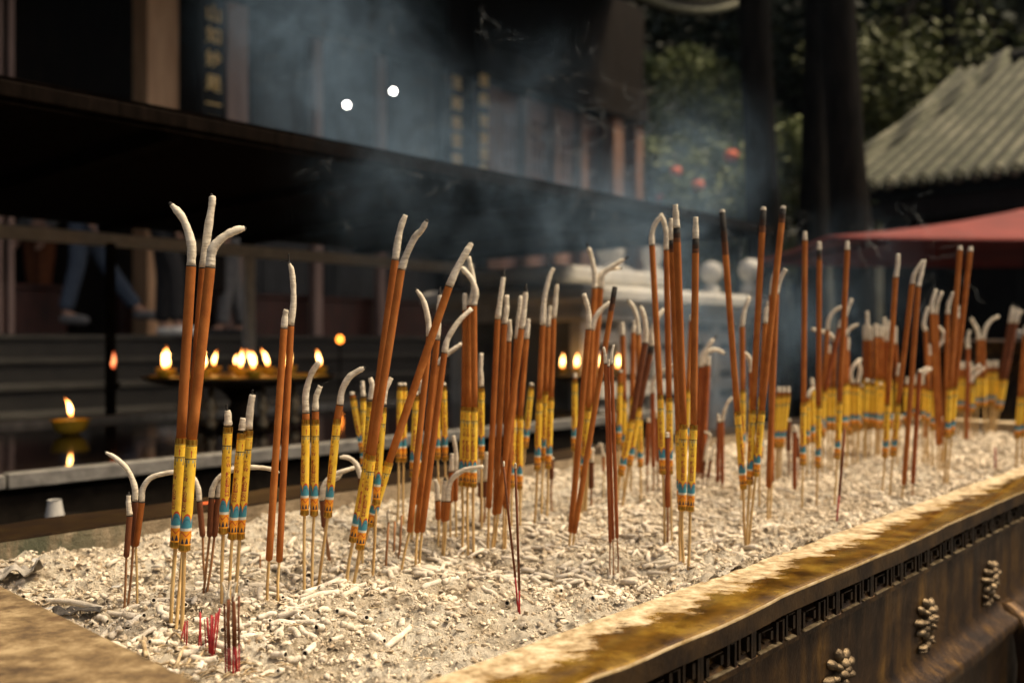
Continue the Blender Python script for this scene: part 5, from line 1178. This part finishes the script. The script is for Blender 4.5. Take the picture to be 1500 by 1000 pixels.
# ---------------------------------------------------------------- people on the terrace
def limbs_mesh(name, chains, sub=2):
    """chains: list of lists of (x, y, z, r); chains share their first vertex by position"""
    V = []; Eg = []; Rd = []; idx = {}
    for ch in chains:
        prev = None
        for (x, y, z, r) in ch:
            key = (round(x, 4), round(y, 4), round(z, 4))
            if key not in idx: idx[key] = len(V); V.append((x, y, z)); Rd.append(r)
            i = idx[key]
            if prev is not None and prev != i: Eg.append((prev, i))
            prev = i
    me = bpy.data.meshes.new(name); me.from_pydata(V, Eg, []); me.update()
    o = bpy.data.objects.new(name, me); COL.objects.link(o)
    sk = o.modifiers.new('skin', 'SKIN'); sk.use_smooth_shade = True
    if not me.skin_vertices: me.skin_vertices.new()
    for d, r in zip(me.skin_vertices[0].data, Rd):
        d.radius = r if isinstance(r, tuple) else (r, r)
    me.skin_vertices[0].data[0].use_root = True
    o.modifiers.new('sub', 'SUBSURF').levels = sub; o.modifiers['sub'].render_levels = sub
    bpy.context.view_layer.update()
    out = bpy.data.meshes.new_from_object(o.evaluated_get(bpy.context.evaluated_depsgraph_get()))
    bpy.data.objects.remove(o); bpy.data.meshes.remove(me); out.name = name; return out
def person(pos, yaw, label, legs, arms, mats, torso_lean=0.0):
    """legs: two (knee, ankle) pairs, arms: two (elbow, wrist) pairs, in the body frame: x forward, y left, z up from the feet"""
    e = empty('person', pos, label, 'person', 'people on the hall terrace', yaw)
    hip = (0, 0, .94); chest = (torso_lean*.8, 0, 1.28); neck = (torso_lean, 0, 1.47); head = (torso_lean+.02, 0, 1.60); crown = (torso_lean+.015, 0, 1.70)
    ch = [[(*hip, (.15, .11)), (torso_lean*.4, 0, 1.10, (.135, .095)), (*chest, (.155, .105)), (torso_lean*.95, 0, 1.42, (.075, .065)), (*neck, .052), (*head, (.078, .095)), (*crown, (.062, .075))]]
    body = list(ch); trous = []; shirt = [[(*hip, (.165, .125)), (torso_lean*.4, 0, 1.10, (.15, .11)), (*chest, (.172, .12)), (torso_lean*.95, 0, 1.43, (.08, .07))]]
    tro0 = [(0, 0, 1.02, (.16, .118)), (*hip, (.172, .128))]; trous.append(tro0); shoes = []
    for sg, (kn, an) in zip((1, -1), legs):
        hj = (0, sg*.095, .86)
        body.append([(*hip, (.15, .11)), (*hj, .088), (*kn, .056), (*an, .038), (an[0]+.10, an[1], an[2]-.045, .034), (an[0]+.17, an[1], an[2]-.055, .024)])
        trous.append([(*hip, (.172, .128)), (*hj, .103), (*kn, .073), (kn[0]*.2+an[0]*.8, kn[1]*.2+an[1]*.8, kn[2]*.2+an[2]*.8, .066), (an[0], an[1], an[2]+.015, .064)])
        shoes.append([(an[0]-.05, an[1], an[2]-.05, .042), (an[0]+.04, an[1], an[2]-.045, .05), (an[0]+.13, an[1], an[2]-.055, .046), (an[0]+.20, an[1], an[2]-.062, .036)])
    for sg, (el, wr) in zip((1, -1), arms):
        sh = (torso_lean*.85, sg*.185, 1.38)
        body.append([(*chest, (.155, .105)), (torso_lean*.88, sg*.11, 1.385, .06), (*sh, .054), (*el, .041), (*wr, .028)])
        shirt.append([(*chest, (.172, .12)), (torso_lean*.88, sg*.11, 1.39, .075), (*sh, .070), (*el, .058), (el[0]*.3+wr[0]*.7, el[1]*.3+wr[1]*.7, el[2]*.3+wr[2]*.7, .047)])
        w_ = Vector(wr); d = (w_-Vector(el)).normalized(); sd_ = Vector((0, 1, 0)); sd_ = (sd_-d*sd_.dot(d)).normalized(); nr = d.cross(sd_)
        palm = w_+d*.045; body[-1].append((*palm, (.034, .018)))
        for k, ln in ((-1.5, .062), (-.5, .076), (.5, .080), (1.5, .070)):
            a = palm+sd_*k*.017+d*.03; body.append([(*palm, (.034, .018)), (*a, .009), (*(a+d*ln*.5+nr*.006), .0085), (*(a+d*ln*.85+nr*.026), .0075)])
        a = palm+sd_*.03*sg*-1-d*.005; body.append([(*palm, (.034, .018)), (*a, .010), (*(a+d*.03+sd_*.018*sg*-1+nr*.01), .009), (*(a+d*.055+sd_*.02*sg*-1+nr*.02), .008)])
    # face: nose, ears
    body.append([(*head, (.078, .095)), (head[0]+.098, 0, head[2]-.005, .015)])
    for sg in (1, -1): body.append([(*head, (.078, .095)), (head[0]-.005, sg*.086, head[2]-.005, .017)])
    link('body', limbs_mesh('body', body), MT['skin'], e); link('trousers', limbs_mesh('trousers', trous), MT[mats[0]], e); link('shirt', limbs_mesh('shirt', shirt), MT[mats[1]], e)
    for c in shoes: link('shoe', limbs_mesh('shoe', [c]), MT[mats[2]], e)
    m = MB(); 
    for i in range(7): pass
    prof = [(.001, .125), (.05, .115), (.085, .075), (.098, .03), (.094, -.02), (.075, -.06)]
    M = Matrix.Translation((head[0]-.018, 0, head[2]+.02)) @ Matrix.Diagonal((1.05, .93, 1, 1)); m.lathe(prof, 18, M=M); o = m.build('hair', MT['hair'], e); md = o.modifiers.new('t', 'SOLIDIFY'); md.thickness = .006
    m = MB()
    for sg in (1, -1): m.lathe([(.001, -.010), (.011, -.006), (.012, 0), (.011, .006), (.001, .010)], 10, c=(head[0]+.083, sg*.032, head[2]+.018))
    m.build('eyes', MT['hair'], e)
    m = MB(); m.tube([(head[0]+.082, -.022, head[2]-.055), (head[0]+.092, 0, head[2]-.055), (head[0]+.082, .022, head[2]-.055)], .005, 6); m.build('mouth', MT['wood_red'], e)
def people():
    st = (((.02, .10, .50), (.0, .10, .085)), ((-.01, -.10, .50), (-.03, -.10, .085))); ar = (((-.02, .24, 1.12), (.08, .22, .88)), ((-.02, -.24, 1.12), (.08, -.22, .88)))
    yr = ROT
    p = TPX(238, 490, -7.22); p.z = TOP
    person(p, yr+R(-25), 'person in black trousers and bright white shoes standing on the terrace edge', (((.02, .09, .50), (.0, .09, .085)), ((.10, -.17, .50), (.10, -.20, .085))), ar, ('cloth_black', 'cloth_white', 'shoe_white'))
    p = TPX(122, 478, -8.0); p.z = TOP+.10
    person(p, yr+R(-35), 'person in blue jeans stepping over the maroon sill of the hall', (((.16, .08, .52), (.42, .08, .13)), ((-.02, -.10, .50), (-.12, -.10, .085))), ar, ('denim', 'cloth_black', 'cloth_grey'), .05)
    p = TPX(58, 478, -8.9); p.z = TOP
    person(p, yr+R(190), 'person in rust orange trousers and pale top behind the sill at the far left', st, ar, ('cloth_rust', 'cloth_grey', 'cloth_black'))
    p = TPX(338, 487, -7.9); p.z = TOP
    person(p, yr+R(160), 'person in grey trousers and white top, dim beside the grey post', (((.05, .09, .50), (.1, .09, .085)), ((-.05, -.10, .50), (-.14, -.10, .085))), ar, ('cloth_grey', 'cloth_white', 'cloth_black'))
people()
# ---------------------------------------------------------------- pale stone burner
def burner():
    e = empty('stone_burner', (0, 0, 0), 'pale carved stone offering burner with tiered ledges, blurred in smoke', 'stone burner', rz=ROT)
    s0, s1, t0, t1 = 4.30, 6.25, -4.5, -3.4
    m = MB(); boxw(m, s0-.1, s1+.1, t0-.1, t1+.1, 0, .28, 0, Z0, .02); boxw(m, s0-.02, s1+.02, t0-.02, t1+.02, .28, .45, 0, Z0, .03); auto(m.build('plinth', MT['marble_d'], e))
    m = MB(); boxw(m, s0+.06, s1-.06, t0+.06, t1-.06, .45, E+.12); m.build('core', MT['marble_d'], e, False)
    m = MB()
    n = 5
    for k in range(n+1):
        q = s0+.04+(s1-s0-.08)*k/n; boxw(m, q-.05, q+.05, t1-.09, t1+.01, .45, E+.12, 0, Z0, .012); boxw(m, q-.05, q+.05, t0-.01, t0+.09, .45, E+.12, 0, Z0, .012)
    for z in (.45, .95, E-.02): boxw(m, s0+.03, s1-.03, t1-.075, t1-.002, z, z+.09, 0, Z0, .01)
    auto(m.build('pilasters', MT['marble'], e))
    for k in range(n):
        q = s0+.04+(s1-s0-.08)*(k+.5)/n; [auto((lambda m: (boxw(m, q-.10, q+.10, t1-.062, t1-.035, za, zb, 0, Z0, .012), m.build('carved_panel', MT['marble'], e))[1])(MB())) for za, zb in ((.60, .90), (1.08, 1.24))]
    m = MB(); boxw(m, s0-.05, s1+.05, t0-.05, t1+.05, E+.12, E+.18, 0, Z0, .012); boxw(m, s0-.16, s1+.16, t0-.16, t1+.16, E+.22, E+.33, 0, Z0, .03); boxw(m, s0-.08, s1+.08, t0-.08, t1+.08, E+.18, E+.22); auto(m.build('cornice', MT['marble'], e))
    m = MB(); boxw(m, s0-.05, s1-.75, t0+.1, t1-.1, E+.36, E+.46, 0, Z0, .025); boxw(m, s0+.1, s1-.9, t0+.25, t1-.25, E+.33, E+.36); auto(m.build('upper_slab', MT['marble'], e))
    for s, h, r in ((s0+.62, .16, .09), (s0+1.10, .20, .07)):
        m = MB(); m.lathe([(r*1.2, .0), (r*1.2, .03), (r*.7, .05), (r, .05+h*.35), (r*1.02, .05+h*.6), (r*.5, .05+h*.9), (.001, .06+h)], 20, c=(s, -(t1-.25), E+.461 if s < s1-.75 else E+.33)); auto(m.build('finial', MT['marble'], e), 50)
    for s, t in ((s1+.03, t1+.03), (s1+.03, t1-.30), (s1+.03, t0)):
        m = MB(); boxw(m, s-.05, s+.05, t-.05, t+.05, E+.33, E+.42, 0, Z0, .008); m.lathe([(.04, 0), (.035, .02), (.075, .06), (.09, .11), (.075, .165), (.03, .19), (.001, .195)], 18, c=(s, -t, E+.42)); auto(m.build('ball_finial', MT['marble'], e), 50)
burner()
# ---------------------------------------------------------------- right hand courtyard building, parasol, urn
def right_building():
    e = empty('tiled_building', (0, 0, 0), 'low courtyard building with a mossy grey tiled roof at right', 'building', rz=ROT)
    se, tz = 9.04, E+1.47; tl, tr_ = -4.1, 4.0; wv, hv = 4.2, 2.1; pitch = .158
    prof = lambda f: tz+hv*(f*.93+.07*f*f)
    n = int((tr_-tl)/pitch)
    m = MB(); nv = 12; nu = n*10; vs = []; fs = []
    rows = 44; 
    for j in range(rows*3+1):
        f = j/(rows*3); st_ = (j % 3)/3*.030
        for i in range(nu+1):
            t = tl+(tr_-tl)*i/nu; ph = (i % 10)/10; b = abs(math.sin(math.pi*ph))**.7*.085
            vs.append((se+wv*f, -t, prof(f)+b+(.022-st_*.75)*(b/.085)))
    for j in range(rows*3):
        for i in range(nu): fs.append((j*(nu+1)+i, (j+1)*(nu+1)+i, (j+1)*(nu+1)+i+1, j*(nu+1)+i+1))
    me = np_mesh('tiled_slope', vs, fs); link('tiled_slope', me, MT['tile'], e)
    m = MB(); vs = []; nn = 16
    for j in range(nn+1):
        f = j/nn; vs += [(se+wv*f, -tl, prof(f)-.10), (se+wv*f, -tr_, prof(f)-.10)]
    m.add(vs, [(j*2, j*2+1, j*2+3, j*2+2) for j in range(nn)]); m.build('roof_lining', MT['wood_dark'], e)
    m = MB()
    P = [(se+wv*f+.02, -(tl+.02+.65*f), prof(f)+.10) for f in np.linspace(-.02, 1, 12)]; m.tube(P, .085, 8); m.tube([(p[0], p[1], p[2]+.10) for p in P], .05, 8); m.build('hip_ridge', MT['tile'], e)
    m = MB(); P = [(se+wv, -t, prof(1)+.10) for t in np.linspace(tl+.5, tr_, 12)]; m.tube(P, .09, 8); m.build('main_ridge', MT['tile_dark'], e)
    m = MB()
    for k in range(n): 
        t = tl+(k+.5)*pitch; m.lathe([(.05, -.03), (.052, .0), (.03, .02), (.001, .022)], 10, M=Matrix.Translation((se-.01, -t, tz+.028)) @ Matrix.Rotation(R(-90), 4, 'Y'))
    m.build('tile_end', MT['tile'], e)
    m = MB(); boxw(m, se+.75, se+.95, tl+.4, tr_, 0, tz+.1); boxw(m, se+.05, se+.2, tl+.1, tr_, tz-.28, tz-.12); m.build('facade', MT['wood_dark'], e, False)
    for t in (-3.7, -2.2, -.7, .8):
        m = MB(); m.lathe([(.16, 0), (.16, .12), (.11, .16), (.105, tz-.28)], 16, c=(se+.2, -t, 0)); auto(m.build('post', MT['wood_dark'], e), 40)
right_building()
def parasol():
    c = Vector((1.86+1.72, 5.5+.94, 0)); e = empty('red_parasol', c, 'square red canvas parasol spreading below the tiled roof at the right edge', 'parasol')
    a, b, ze, za, n = 1.72, .94, E+.625, E+.925, 14; m = MB(); pts = [(-a, -b), (a, -b), (a, b), (-a, b)]
    for q in range(4):
        p0, p1 = pts[q], pts[(q+1) % 4]; vs = []; fs = []
        for j in range(9):
            f = j/8
            for i in range(n+1):
                u = i/n; x = (p0[0]+(p1[0]-p0[0])*u)*(1-f); y = (p0[1]+(p1[1]-p0[1])*u)*(1-f); sag = .03*math.sin(math.pi*u)*(1-f)
                vs.append((x, y, ze+(za-ze)*f-.05*math.sin(math.pi*f)*.5-sag*.6))
        for j in range(8):
            for i in range(n): fs.append((j*(n+1)+i, j*(n+1)+i+1, (j+1)*(n+1)+i+1, (j+1)*(n+1)+i))
        k = len(vs)
        for i in range(n+1): v = vs[i]; vs.append((v[0]*1.003, v[1]*1.003, v[2]-.018))
        for i in range(n): fs.append((k+i, k+i+1, i+1, i))
        m.add(vs, fs)
    o = m.build('canopy', MT['canvas'], e); md = o.modifiers.new('t', 'SOLIDIFY'); md.thickness = .003
    m = MB(); m.tube([(0, 0, 0), (0, 0, za+.04)], .022, 12); m.lathe([(.25, 0), (.25, .05), (.05, .09)], 20); m.build('pole', MT['dark_metal'], e)
    for q in range(4):
        m = MB(); m.tube([(0, 0, za-.06), (pts[q][0]*.98, pts[q][1]*.98, ze-.02)], .010, 6); m.build('rib', MT['dark_metal'], e)
parasol()
def urn():
    p = Vector((2.42, 4.05, 0)); e = empty('bronze_urn', p, 'big rounded olive bronze urn beyond the far right end of the trough', 'urn')
    m = MB(); m.lathe([(.16, .42), (.30, .47), (.43, .60), (.50, .78), (.50, .92), (.45, 1.08), (.41, 1.16), (.42, 1.22), (.50, 1.26), (.51, 1.30), (.44, 1.31), (.40, 1.24), (.40, 1.14)], 44); auto(m.build('bowl', MT['bronze'], e), 50)
    for k in range(3):
        a = k*2.094+.5; m = MB(); m.tube(crom([(math.cos(a)*.30, math.sin(a)*.30, .55), (math.cos(a)*.42, math.sin(a)*.42, .36), (math.cos(a)*.38, math.sin(a)*.38, .14), (math.cos(a)*.46, math.sin(a)*.46, 0)], 5), [.09]*6+[.07]*5+[.075]*5, 12); m.build('leg', MT['bronze'], e)
    m = MB(); m.tube(crom([(.44, .1, 1.29), (.50, .1, 1.45), (.44, 0, 1.5), (.50, -.1, 1.45), (.44, -.1, 1.29)], 5), .03, 10); m.build('handle', MT['bronze'], e)
    m = MB(); m.box(-.46, -.20, -.34, -.16, 1.312, 1.345, 0, Matrix.Rotation(.3, 4, 'Z'), .004); o = m.build('paper_packet', MT['paper_white'], None, loc=p); tag(auto(o), 'flat white packet lying on the rim of the bronze urn', 'paper packet')
urn()
# ---------------------------------------------------------------- trees and shrubs
def leaf_mesh(name, centers, radii, n, size, squash=.8, seed=0):
    g = np.random.default_rng(seed); cs = np.array(centers, float); rs = np.array(radii, float)
    wgt = rs**2/np.sum(rs**2); k = g.choice(len(cs), n, p=wgt)
    d = g.standard_normal((n, 3)); d /= np.linalg.norm(d, axis=1)[:, None]
    rr = rs[k]*(.45+.6*g.random(n)**.6); p = cs[k]+d*rr[:, None]*np.array([1, 1, squash])
    a = g.standard_normal((n, 3)); a[:, 2] *= .5; a /= np.linalg.norm(a, axis=1)[:, None]
    b = np.cross(a, g.standard_normal((n, 3))); b /= np.linalg.norm(b, axis=1)[:, None]
    L = size*(.6+.8*g.random(n))[:, None]; w_ = L*.42
    v = np.stack([p-a*L, p+b*w_, p+a*L, p-b*w_], 1).reshape(-1, 3); f = np.arange(n*4).reshape(-1, 4)
    return np_mesh(name, v, f)
def clump(c, R_, n, seed, squash=.8, rmin=.25, rmax=.5):
    g = random.Random(seed); out = []; rad = []
    for _ in range(n):
        while True:
            d = Vector((g.uniform(-1, 1), g.uniform(-1, 1), g.uniform(-1, 1)))
            if d.length < 1: break
        out.append((c[0]+d.x*R_, c[1]+d.y*R_, c[2]+d.z*R_*squash)); rad.append(R_*g.uniform(rmin, rmax))
    return out, rad
def tree(base, top, r0, lab, crown_c, crown_R, nleaf, leaf='leaf_d', seed=0, size=.10, group='dark trees over the courtyard', ncl=16, mid=None):
    e = empty('tree', base, lab, 'tree', group); g = random.Random(seed); b = Vector(base); m = MB()
    P = crom([(0, 0, -.1), (mid or ((Vector(top)-b)*.5+Vector((g.uniform(-.1, .1), 0, 0)))), Vector(top)-b], 8)
    m.tube(P, [r0*(1.25 if i == 0 else 1-.55*i/(len(P)-1)+.04*math.sin(i*2.1)) for i in range(len(P))], 14)
    C, Rr = clump((crown_c[0]-b.x, crown_c[1]-b.y, crown_c[2]-b.z), crown_R, ncl, seed)
    for k in range(0, len(C), 2):
        i = g.randrange(len(P)//2, len(P)); q = Vector(C[k]); h = P[i].lerp(q, .5)+Vector((0, 0, .15)); m.tube(crom([P[i], h, q], 4), [r0*.35*(1-.8*j/8) for j in range(9)], 7)
    m.build('trunk', MT['bark'], e)
    link('crown', leaf_mesh('crown', C, Rr, nleaf, size, seed=seed), MT[leaf], e, False); return e
def at(x, Y): return Vector(((x-750)/FPX*Y, Y, 0))
def trees():
    def T(x0, x1, Y, wpx, lab, seed, topz=9.6, dx=0):
        b = at(x1, Y); z1 = E+500/FPX*Y; t0 = at(x0, Y); k = (topz)/(z1); top = b+(t0-b)*k; top.z = topz
        tree(b, top, wpx/FPX*Y/2*1.12, lab, (top.x, top.y+.3, topz+.2), 2.3, 5200, 'leaf_d', seed, .16, ncl=22)
    T(1116, 1138, 8.3, 52, 'thick black tree trunk, left of the three beside the hall', 1)
    T(1184, 1180, 8.7, 44, 'straight black tree trunk, middle of the three beside the hall', 2)
    T(1235, 1272, 8.0, 58, 'black tree trunk slanting left, nearest the tiled roof', 3)
    # flowering greenery beyond the hall's end
    def shrub(c, R_, n, leaf, lab, seed, size=.07, squash=.9, base=0):
        e = empty('shrub', (c[0], c[1], base), lab, 'shrub', 'greenery beyond the hall'); C, Rr = clump((0, 0, c[2]-base), R_, 26, seed, squash, .18, .4)
        m = MB(); g = random.Random(seed)
        for k in range(0, 26, 3): q = Vector(C[k]); m.tube(crom([(g.uniform(-.2, .2), g.uniform(-.2, .2), -.1), q*.5+Vector((0, 0, .3)), q], 4), [.05*(1-.8*j/8) for j in range(9)], 6)
        m.build('stems', MT['bark'], e); link('crown', leaf_mesh('crown', C, Rr, n, size, squash, seed), MT[leaf], e, False)
    def p(x, y, Y): v = PX(x, y, Y); return (v.x, v.y, v.z)
    shrub(p(1000, 300, 15.5), 1.15, 9500, 'leaf_b', 'bright yellow green shrub between the hall and the trunks, lower part', 11)
    shrub(p(1035, 230, 17), 1.7, 13000, 'leaf_b', 'tall green shrub behind the yellow green one, hung with red lanterns', 12)
    shrub(p(970, 175, 18), 1.2, 6000, 'leaf', 'grey green bush top against the hall corner', 13)
    shrub(p(1190, 265, 13.5), 1.0, 6000, 'leaf_b', 'small bright shrub seen between the black trunks', 14)
    shrub(p(1075, 330, 14), 1.1, 7000, 'leaf_b', 'low green shrub just left of the thick trunk', 15)
    for (x, y, Y, r, lb) in ((990, 252, 13.6, .09, 'orange red lantern, leftmost and half way up the shrubs'), (1022, 272, 13.5, .10, 'orange red lantern hanging lowest in the shrubs'), (1071, 229, 13.7, .11, 'orange red lantern hanging highest, close to the thick trunk'), (1206, 229, 11.6, .10, 'orange red lantern seen between the middle and slanting trunks'), (967, 290, 13.7, .07, 'faint small red lantern at the edge of the hall')):
        q = PX(x, y, Y); e = empty('red_lantern', q, lb, 'lantern', 'red lanterns in the shrubs')
        m = MB(); m.lathe([(r*.4, -r*.8), (r*.85, -r*.5), (r, 0), (r*.85, r*.5), (r*.4, r*.8)], 16); m.build('shade', MT['lantern'], e)
        m = MB(); m.lathe([(r*.42, r*.78), (r*.42, r*.92), (r*.3, r*.95)], 12); m.build('cap', MT['wood_red'], e)
        m = MB(); m.tube([(0, 0, r*.94), (0, 0, r*3)], r*.05, 5); m.build('cord', MT['wood_red'], e)
        m = MB(); m.lathe([(r*.02, -r*1.9), (r*.14, -r*1.85), (r*.10, -r*1.0), (r*.42, -r*.92), (r*.42, -r*.78)], 12); m.build('tassel', MT['wood_red'], e)
    # leafy tree behind the tiled roof
    c = p(1340, 95, 13.5); tree(at(1400, 13.8), (c[0]+.5, c[1], c[2]+1.6), .22, 'leafy tree with sunlit yellow green sprays behind the tiled roof', c, 1.5, 3000, 'leaf_y', 21, .06, 'trees behind the tiled roof', 18)
    c = p(1290, 150, 13); tree(at(1300, 13.4), (c[0], c[1], c[2]+.6), .12, 'thin young tree left of the hip of the tiled roof', c, .8, 2200, 'leaf_y', 22, .07, 'trees behind the tiled roof', 12)
    for i, (x, y, Y, R_, lb) in enumerate(((1480, 20, 16, 2.4, 'dense dark tree behind the right end of the tiled roof'), (1200, 60, 18, 2.6, 'dense dark tree behind the three trunks'), (1080, 60, 20, 2.6, 'dense dark tree left of the three trunks, far back'), (1330, -60, 17, 2.6, 'dense dark tree whose crown fills the top right'))):
        c = p(x, y, Y); tree(at(x, Y+.5), (c[0], c[1]+.3, c[2]+1), .3, lb, c, R_, 6000, 'leaf_d', 30+i, .14, 'dark trees filling the background', 20)
trees()
# ---------------------------------------------------------------- smoke
def smoke():
    q = NT('incense_smoke'); q.t.nodes.remove(q.b); p = q.geo()
    v = q.n('ShaderNodeVolumePrincipled'); v.inputs['Color'].default_value = (.36, .54, .74, 1); v.inputs['Anisotropy'].default_value = .2
    blobs = [((430, 20, 4.6), .7, .7), ((470, 150, 4.3), .62, .7), ((540, 90, 4.5), .55, .6), ((600, 220, 4.1), .6, 1.0), ((700, 270, 4.2), .55, 1.0), ((820, 300, 4.3), .5, 1.0), ((900, 330, 4.4), .5, 1.1), ((980, 340, 4.5), .55, .8), ((1040, 470, 4.4), .5, 1.8), ((1070, 560, 4.2), .35, 1.6), ((950, 410, 4.3), .4, 1.2), ((560, 260, 2.75), .40, .45), ((690, 310, 2.9), .36, .7), ((810, 335, 3.2), .38, .9), ((930, 350, 3.5), .42, 1.1), ((1180, 480, 4.3), .45, .5), ((640, 330, 3.8), .5, .5), ((780, 150, 4.4), .5, .35), ((1010, 250, 5.0), .6, .9), ((1250, 420, 4.4), .5, .35), ((510, 300, 4.0), .45, .45)]
    tot = None
    for (x, y, Y), r, a in blobs:
        d = q.n('ShaderNodeVectorMath', operation='DISTANCE'); q.lk(p, d.inputs[0]); d.inputs[1].default_value = PX(x, y, Y)
        f = q.math('SUBTRACT', 1.0, q.math('DIVIDE', d.outputs['Value'], r), clamp=True); f = q.math('MULTIPLY', q.math('MULTIPLY', f, f), a)
        tot = f if tot is None else q.math('ADD', tot, f)
    n1 = q.noise(q.mapv(p, (1, 1, .8)), 2.3, 5, .68, 1.8); n2 = q.noise(p, 8.0, 3, .65, 2.2)
    w_ = q.math('ADD', q.math('MULTIPLY', n1, .7), q.math('MULTIPLY', n2, .3))
    w_ = q.ramp(w_, [(.44, .02), (.52, .25), (.60, 1.0)])
    den = q.math('ADD', q.math('MULTIPLY', q.math('MULTIPLY', tot, w_), SMOKE_D), .001)
    q.lk(den, v.inputs['Density']); q.lk(v.outputs[0], q.out.inputs['Volume'])
    m = MB(); m.box(-2.3, 2.9, 2.2, 5.7, E-.35, E+2.6); o = m.build('smoke', q.m, smooth=False)
    tag(o, 'thin bluish incense smoke drifting before the dark hall', 'smoke', kind='stuff')
    q = NT('curling_smoke_wisp'); q.t.nodes.remove(q.b); tr = q.n('ShaderNodeBsdfTransparent'); df = q.n('ShaderNodeBsdfTranslucent'); d2 = q.n('ShaderNodeBsdfDiffuse')
    for x in (df, d2): x.inputs['Color'].default_value = (.72, .78, .80, 1)
    ad = q.n('ShaderNodeMixShader'); q.lk(df.outputs[0], ad.inputs[1]); q.lk(d2.outputs[0], ad.inputs[2])
    lw = q.n('ShaderNodeLayerWeight'); lw.inputs[0].default_value = .5; fc = q.math('SUBTRACT', 1, lw.outputs['Facing'])
    nz = q.noise(q.geo(), 30, 3, .6); fac = q.math('MULTIPLY', q.math('MULTIPLY', fc, fc), q.ramp(nz, [(.38, .0), (.65, WISP_A)]))
    mx = q.n('ShaderNodeMixShader'); q.lk(fac, mx.inputs[0]); q.lk(tr.outputs[0], mx.inputs[1]); q.lk(ad.outputs[0], mx.inputs[2]); q.lk(mx.outputs[0], q.out.inputs['Surface'])
    m = MB(); g = random.Random(77)
    for (x, y, n, sp) in ((405,112,3,14), (385,190,3,14), (415,255,3,12), (445,245,4,14), (485,268,4,16), (520,52,4,18), (555,60,4,16), (640,165,4,22), (655,150,3,16), (600,240,4,26), (785,128,4,10), (815,92,3,14), (868,98,4,12), (905,160,4,16), (980,190,4,22), (800,232,5,18), (832,215,4,16), (862,222,5,16), (875,175,4,20), (930,275,5,24), (905,300,6,30), (870,320,5,26), (620,272,4,16), (560,292,4,14), (470,292,4,16), (985,200,5,30), (1040,300,4,24), (1000,335,4,20), (1290,380,4,24), (1360,390,3,30), (1165,330,3,16), (1110,420,4,30), (655,372,3,12), (500,315,5,20), (440,540,3,12), (640,690,2,14), (1390,370,3,30), (720,60,3,24)):
        for k in range(n*2):
            Y = g.uniform(2.4, 3.6) if x > 380 else g.uniform(1.3, 1.9); p0 = PX(x+g.gauss(0, sp), y+g.gauss(0, sp), Y); s = sp*.55/FPX*Y; a = g.uniform(0, 6.28); P = [p0]
            for j in range(g.randint(6, 12)):
                a += g.gauss(0, .5); P.append(P[-1]+Vector((math.cos(a)*s*.5, g.gauss(0, .2)*s, math.sin(a)*s*.5+s*.1)))
            P = crom(P, 4); nP = len(P); r = g.uniform(.0006, .0022)*Y/2.6; m.tube(P, [r*math.sin(math.pi*(i+.3)/(nP))**.8+.0002 for i in range(nP)], 8)
    o = m.build('smoke_wisps', q.m); tag(o, 'fine white curls of smoke hanging in the air', 'smoke wisps', kind='stuff')
SMOKE_D, WISP_A = 3.0, .13
smoke()
# ---------------------------------------------------------------- put each group Empty at its thing's base
bpy.context.view_layer.update()
for o in list(COL.objects):
    if o.type == 'EMPTY' and o.parent is None and o.location.length < 1e-6 and o.children:
        pts = [c.location+Vector(b) for c in o.children if c.type == 'MESH' for b in c.bound_box]
        lo = Vector([min(p[i] for p in pts) for i in range(3)]); hi = Vector([max(p[i] for p in pts) for i in range(3)])
        d = Vector(((lo.x+hi.x)/2, (lo.y+hi.y)/2, lo.z)); o.location = o.matrix_basis.to_3x3() @ d
        for c in o.children: c.location = c.location-d
